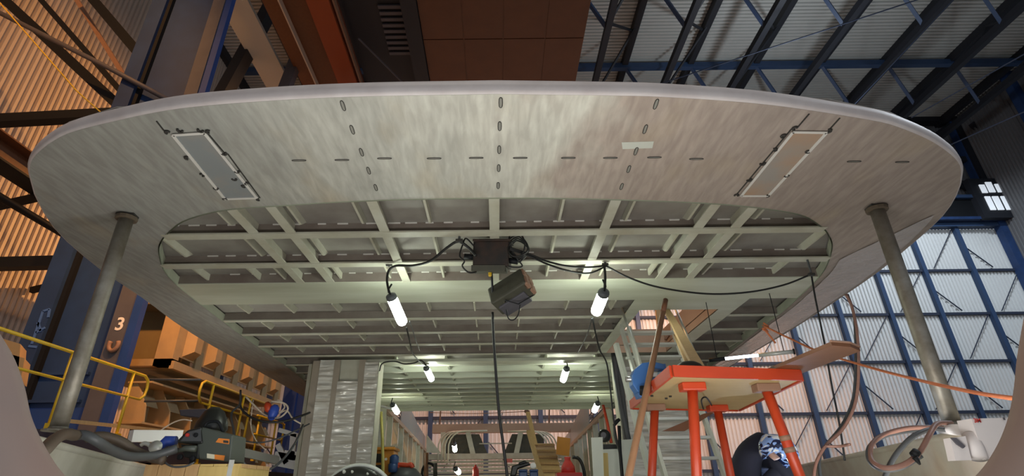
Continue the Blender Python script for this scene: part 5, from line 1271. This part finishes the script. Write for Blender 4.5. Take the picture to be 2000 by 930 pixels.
# cord reel and tripod left of the far lamp
tp = thing('cable_reel', 'dark wire reel on a brown post below the port side rail', 'reel', P(838, 930, y=14))
MB().tube([P(838 + 14 * math.cos(a), 925 + 20 * math.sin(a), y=14) for a in [i * math.pi / 8 for i in range(17)]], .03, 6).build('hoop', M_BLACK, tp, True)
MB().tube([P(832, 885, y=14), P(832, 935, y=14), V((P(832, 935, y=14).x, 14, 0))], .06, 6).build('post', M_BOARD, tp, True)
MB().tube([P(850, 905, y=14), P(850, 935, y=14)], .05, 6).build('post', M_WELD, tp, True)
cable('tension_wire', 'thin rust red wire strung across the far opening', [P(840, 806, y=18), P(930, 808, y=18), P(1028, 804, y=18)], .012, M_CLAY, 'wire')
tc_ = thing('rigging_clamp', 'rust red clamp at the right end of the strung wire', 'clamp', P(1029, 804, y=18))
MB().obox(P(1029, 804, y=18), .16, .08, .12, Matrix.Rotation(.5, 3, 'Y')).build('jaw', M_BOARD, tc_, bevel=.02)
MB().tube([P(1029, 804, y=18), P(1031, 799, y=18)], .03, 6).build('handle', M_BLACK, tc_)

# ================================================================== the crouching welder
def skin_obj(name, verts, edges, radii, material, parent, sub=2, root=0):
    me = bpy.data.meshes.new(name); off = org(parent)
    me.from_pydata([tuple(V(v) - off) for v in verts], edges, [])
    me.materials.append(material)
    o = bpy.data.objects.new(name, me); COL.objects.link(o); o.parent = parent
    m = o.modifiers.new('skin', 'SKIN'); m.use_smooth_shade = True
    for i, sv in enumerate(me.skin_vertices[0].data):
        r = radii[i]; sv.radius = (r, r) if not isinstance(r, tuple) else r
        sv.use_root = (i == root)
    s = o.modifiers.new('sub', 'SUBSURF'); s.levels = sub; s.render_levels = sub
    return o
hd = P(1512, 878, y=4.62)
wp = thing('person', 'crouching person in navy coverall and blue-white patterned welding helmet behind the bench', 'person', (2.35, 5.0, 0))
bx_ = P(1447, 915, y=5.0).x
sh = P(1497, 868, y=5.0)
pel = V((bx_ + .02, 5.05, .26))
verts = [pel, (bx_ + .04, 5.04, .42), P(1462, 886, y=5.02), P(1482, 875, y=5.0), (sh.x, 5.0, sh.z - .07),
         (sh.x + .02, 4.84, sh.z - .05),                                   # neck base
         (sh.x - .02, 4.84, sh.z - .15), (sh.x + .08, 4.80, sh.z - .36), (sh.x + .31, 4.84, sh.z - .42),     # near arm
         (sh.x + .0, 5.20, sh.z - .14), (sh.x + .12, 5.24, sh.z - .36), (sh.x + .33, 5.10, sh.z - .40),     # far arm
         (bx_ + .08, 4.90, .24), (bx_ + .36, 4.86, .50), (bx_ + .16, 4.86, .12), (bx_ + .20, 4.84, .06),       # near leg folded
         (bx_ + .08, 5.20, .24), (bx_ + .36, 5.24, .50), (bx_ + .16, 5.24, .12), (bx_ + .20, 5.26, .06)]
edges = [(0, 1), (1, 2), (2, 3), (3, 4), (4, 5), (4, 6), (6, 7), (7, 8), (4, 9), (9, 10), (10, 11), (0, 12), (12, 13), (13, 14), (14, 15), (0, 16), (16, 17), (17, 18), (18, 19)]
rad = [(.17, .14), (.16, .14), (.17, .13), (.18, .14), (.17, .14), .07, .085, .062, .045, .085, .062, .045, .10, .075, .06, .05, .10, .075, .06, .05]
skin_obj('body', verts, edges, rad, M_CLOTH, wp)
# gloved hands with five fingers each
def hand(base, d, side, label=None):
    d = V(d).normalized(); _, s, u = ortho(d)
    vs = [V(base), V(base) + d * .05]; es = [(0, 1)]; rs = [.034, (.042, .028)]
    for k in range(4):
        o0 = V(base) + d * .075 + s * side * (-.03 + .02 * k)
        L = (.026, .030, .028, .021)[k]
        i = len(vs); vs += [o0, o0 + d * L - u * .006, o0 + d * L * 1.6 - u * .028, o0 + d * L * 1.5 - u * .046]
        es += [(1, i), (i, i + 1), (i + 1, i + 2), (i + 2, i + 3)]; rs += [.012, .0105, .0095, .008]
    i = len(vs); vs += [V(base) + d * .03 - s * side * .045, V(base) + d * .055 - s * side * .06 - u * .02, V(base) + d * .08 - s * side * .05 - u * .035]
    es += [(0, i), (i, i + 1), (i + 1, i + 2)]; rs += [.014, .012, .010]
    return skin_obj('glove', vs, es, rs, M_SKIN, wp, 1)
hand((sh.x + .32, 4.845, sh.z - .425), (1, .1, -.25), 1)
hand((sh.x + .34, 5.09, sh.z - .40), (1, -.1, -.25), -1)
# boots
for yy_ in (4.85, 5.25):
    MB().prism([(bx_ + .08, yy_ - .045, 0.0), (bx_ + .08, yy_ + .045, 0.0), (bx_ + .24, yy_ + .05, 0), (bx_ + .34, yy_ + .04, 0), (bx_ + .34, yy_ - .04, 0), (bx_ + .24, yy_ - .05, 0)], (0, 0, .09)).build('boot', M_BOOT, wp, bevel=.025)
# head (face turned down and away) inside a welding helmet
face = MB(); prof_ = [(.02, -.13), (.05, -.12), (.068, -.07), (.078, 0), (.078, .05), (.06, .10), (.02, .125)]
hax = V((.55, -.12, -.62)).normalized()
ctr = hd + V((.0, .04, -.01))
face.lathe([(r * .72, h * .62) for r, h in prof_], hd + V((-.01, .02, .0)), -V((.35, -.25, -.9)), 16).build('head', M_SKINR, wp, True)
hel = bpy.data.materials.new('patterned_helmet'); hel.use_nodes = True
nt = hel.node_tree; bsd = nt.nodes['Principled BSDF']; tcn = nt.nodes.new('ShaderNodeTexCoord'); nn_ = nt.nodes.new('ShaderNodeTexNoise')
nn_.inputs['Scale'].default_value = 9; nn_.inputs['Distortion'].default_value = 2.2; nn_.inputs['Detail'].default_value = 1
rmp = nt.nodes.new('ShaderNodeValToRGB'); rmp.color_ramp.interpolation = 'CONSTANT'
el = rmp.color_ramp.elements; el[0].position = 0; el[0].color = (.01, .016, .06, 1); el[1].position = .46; el[1].color = (.25, .42, .85, 1)
e3 = el.new(.56); e3.color = (.85, .9, .95, 1)
nt.links.new(tcn.outputs['Object'], nn_.inputs['Vector']); nt.links.new(nn_.outputs['Fac'], rmp.inputs['Fac']); nt.links.new(rmp.outputs['Color'], bsd.inputs['Base Color'])
bsd.inputs['Roughness'].default_value = .18; bsd.inputs['Coat Weight'].default_value = .6
# helmet shell: rounded crown flaring into a long face shield
up_ = -V((.35, -.25, -.9)).normalized()
hl = MB()
rows_ = []
for i in range(9):
    t = i / 8
    h = .125 - .27 * t
    r_ = (.02, .075, .105, .118, .122, .122, .118, .108, .092)[i]
    row = []
    for k in range(25):
        a = 2 * math.pi * k / 24
        fx = math.cos(a); fy = math.sin(a)
        ext = 1.0 + (.28 * max(0, fx) * min(1, t * 2))
        row.append((fx * r_ * ext, fy * r_ * .92, h if fx > -.2 or t < .55 else .125 - .27 * .55))
    rows_.append(row)
zax = up_; xax = (V((.9, -.35, .1)) - zax * V((.9, -.35, .1)).dot(zax)).normalized(); yax = zax.cross(xax)
HM = Matrix((xax, yax, zax)).transposed()
hl.grid([[hd + HM @ V(p) for p in r] for r in rows_]).build('welding_helmet', hel, wp, True)
# the work piece on the deck and the arc
ws = P(1545, 935, y=4.95)
jb = thing('steel_workpiece', 'steel bracket being welded on the deck before the crouching person', 'workpiece', (ws.x + .05, 4.95, 0))
MB().box(ws.x - .1, ws.x + .25, 4.8, 5.1, 0.0, 0.03).build('base_plate', M_STEEL, jb)
MB().box(ws.x + .05, ws.x + .08, 4.8, 5.1, 0.03, 0.16).build('upright_plate', M_STEEL, jb)
light('welding_arc', 'POINT', (ws.x - .02, 4.86, .15), 12, (.6, .75, 1.0), None, .01)
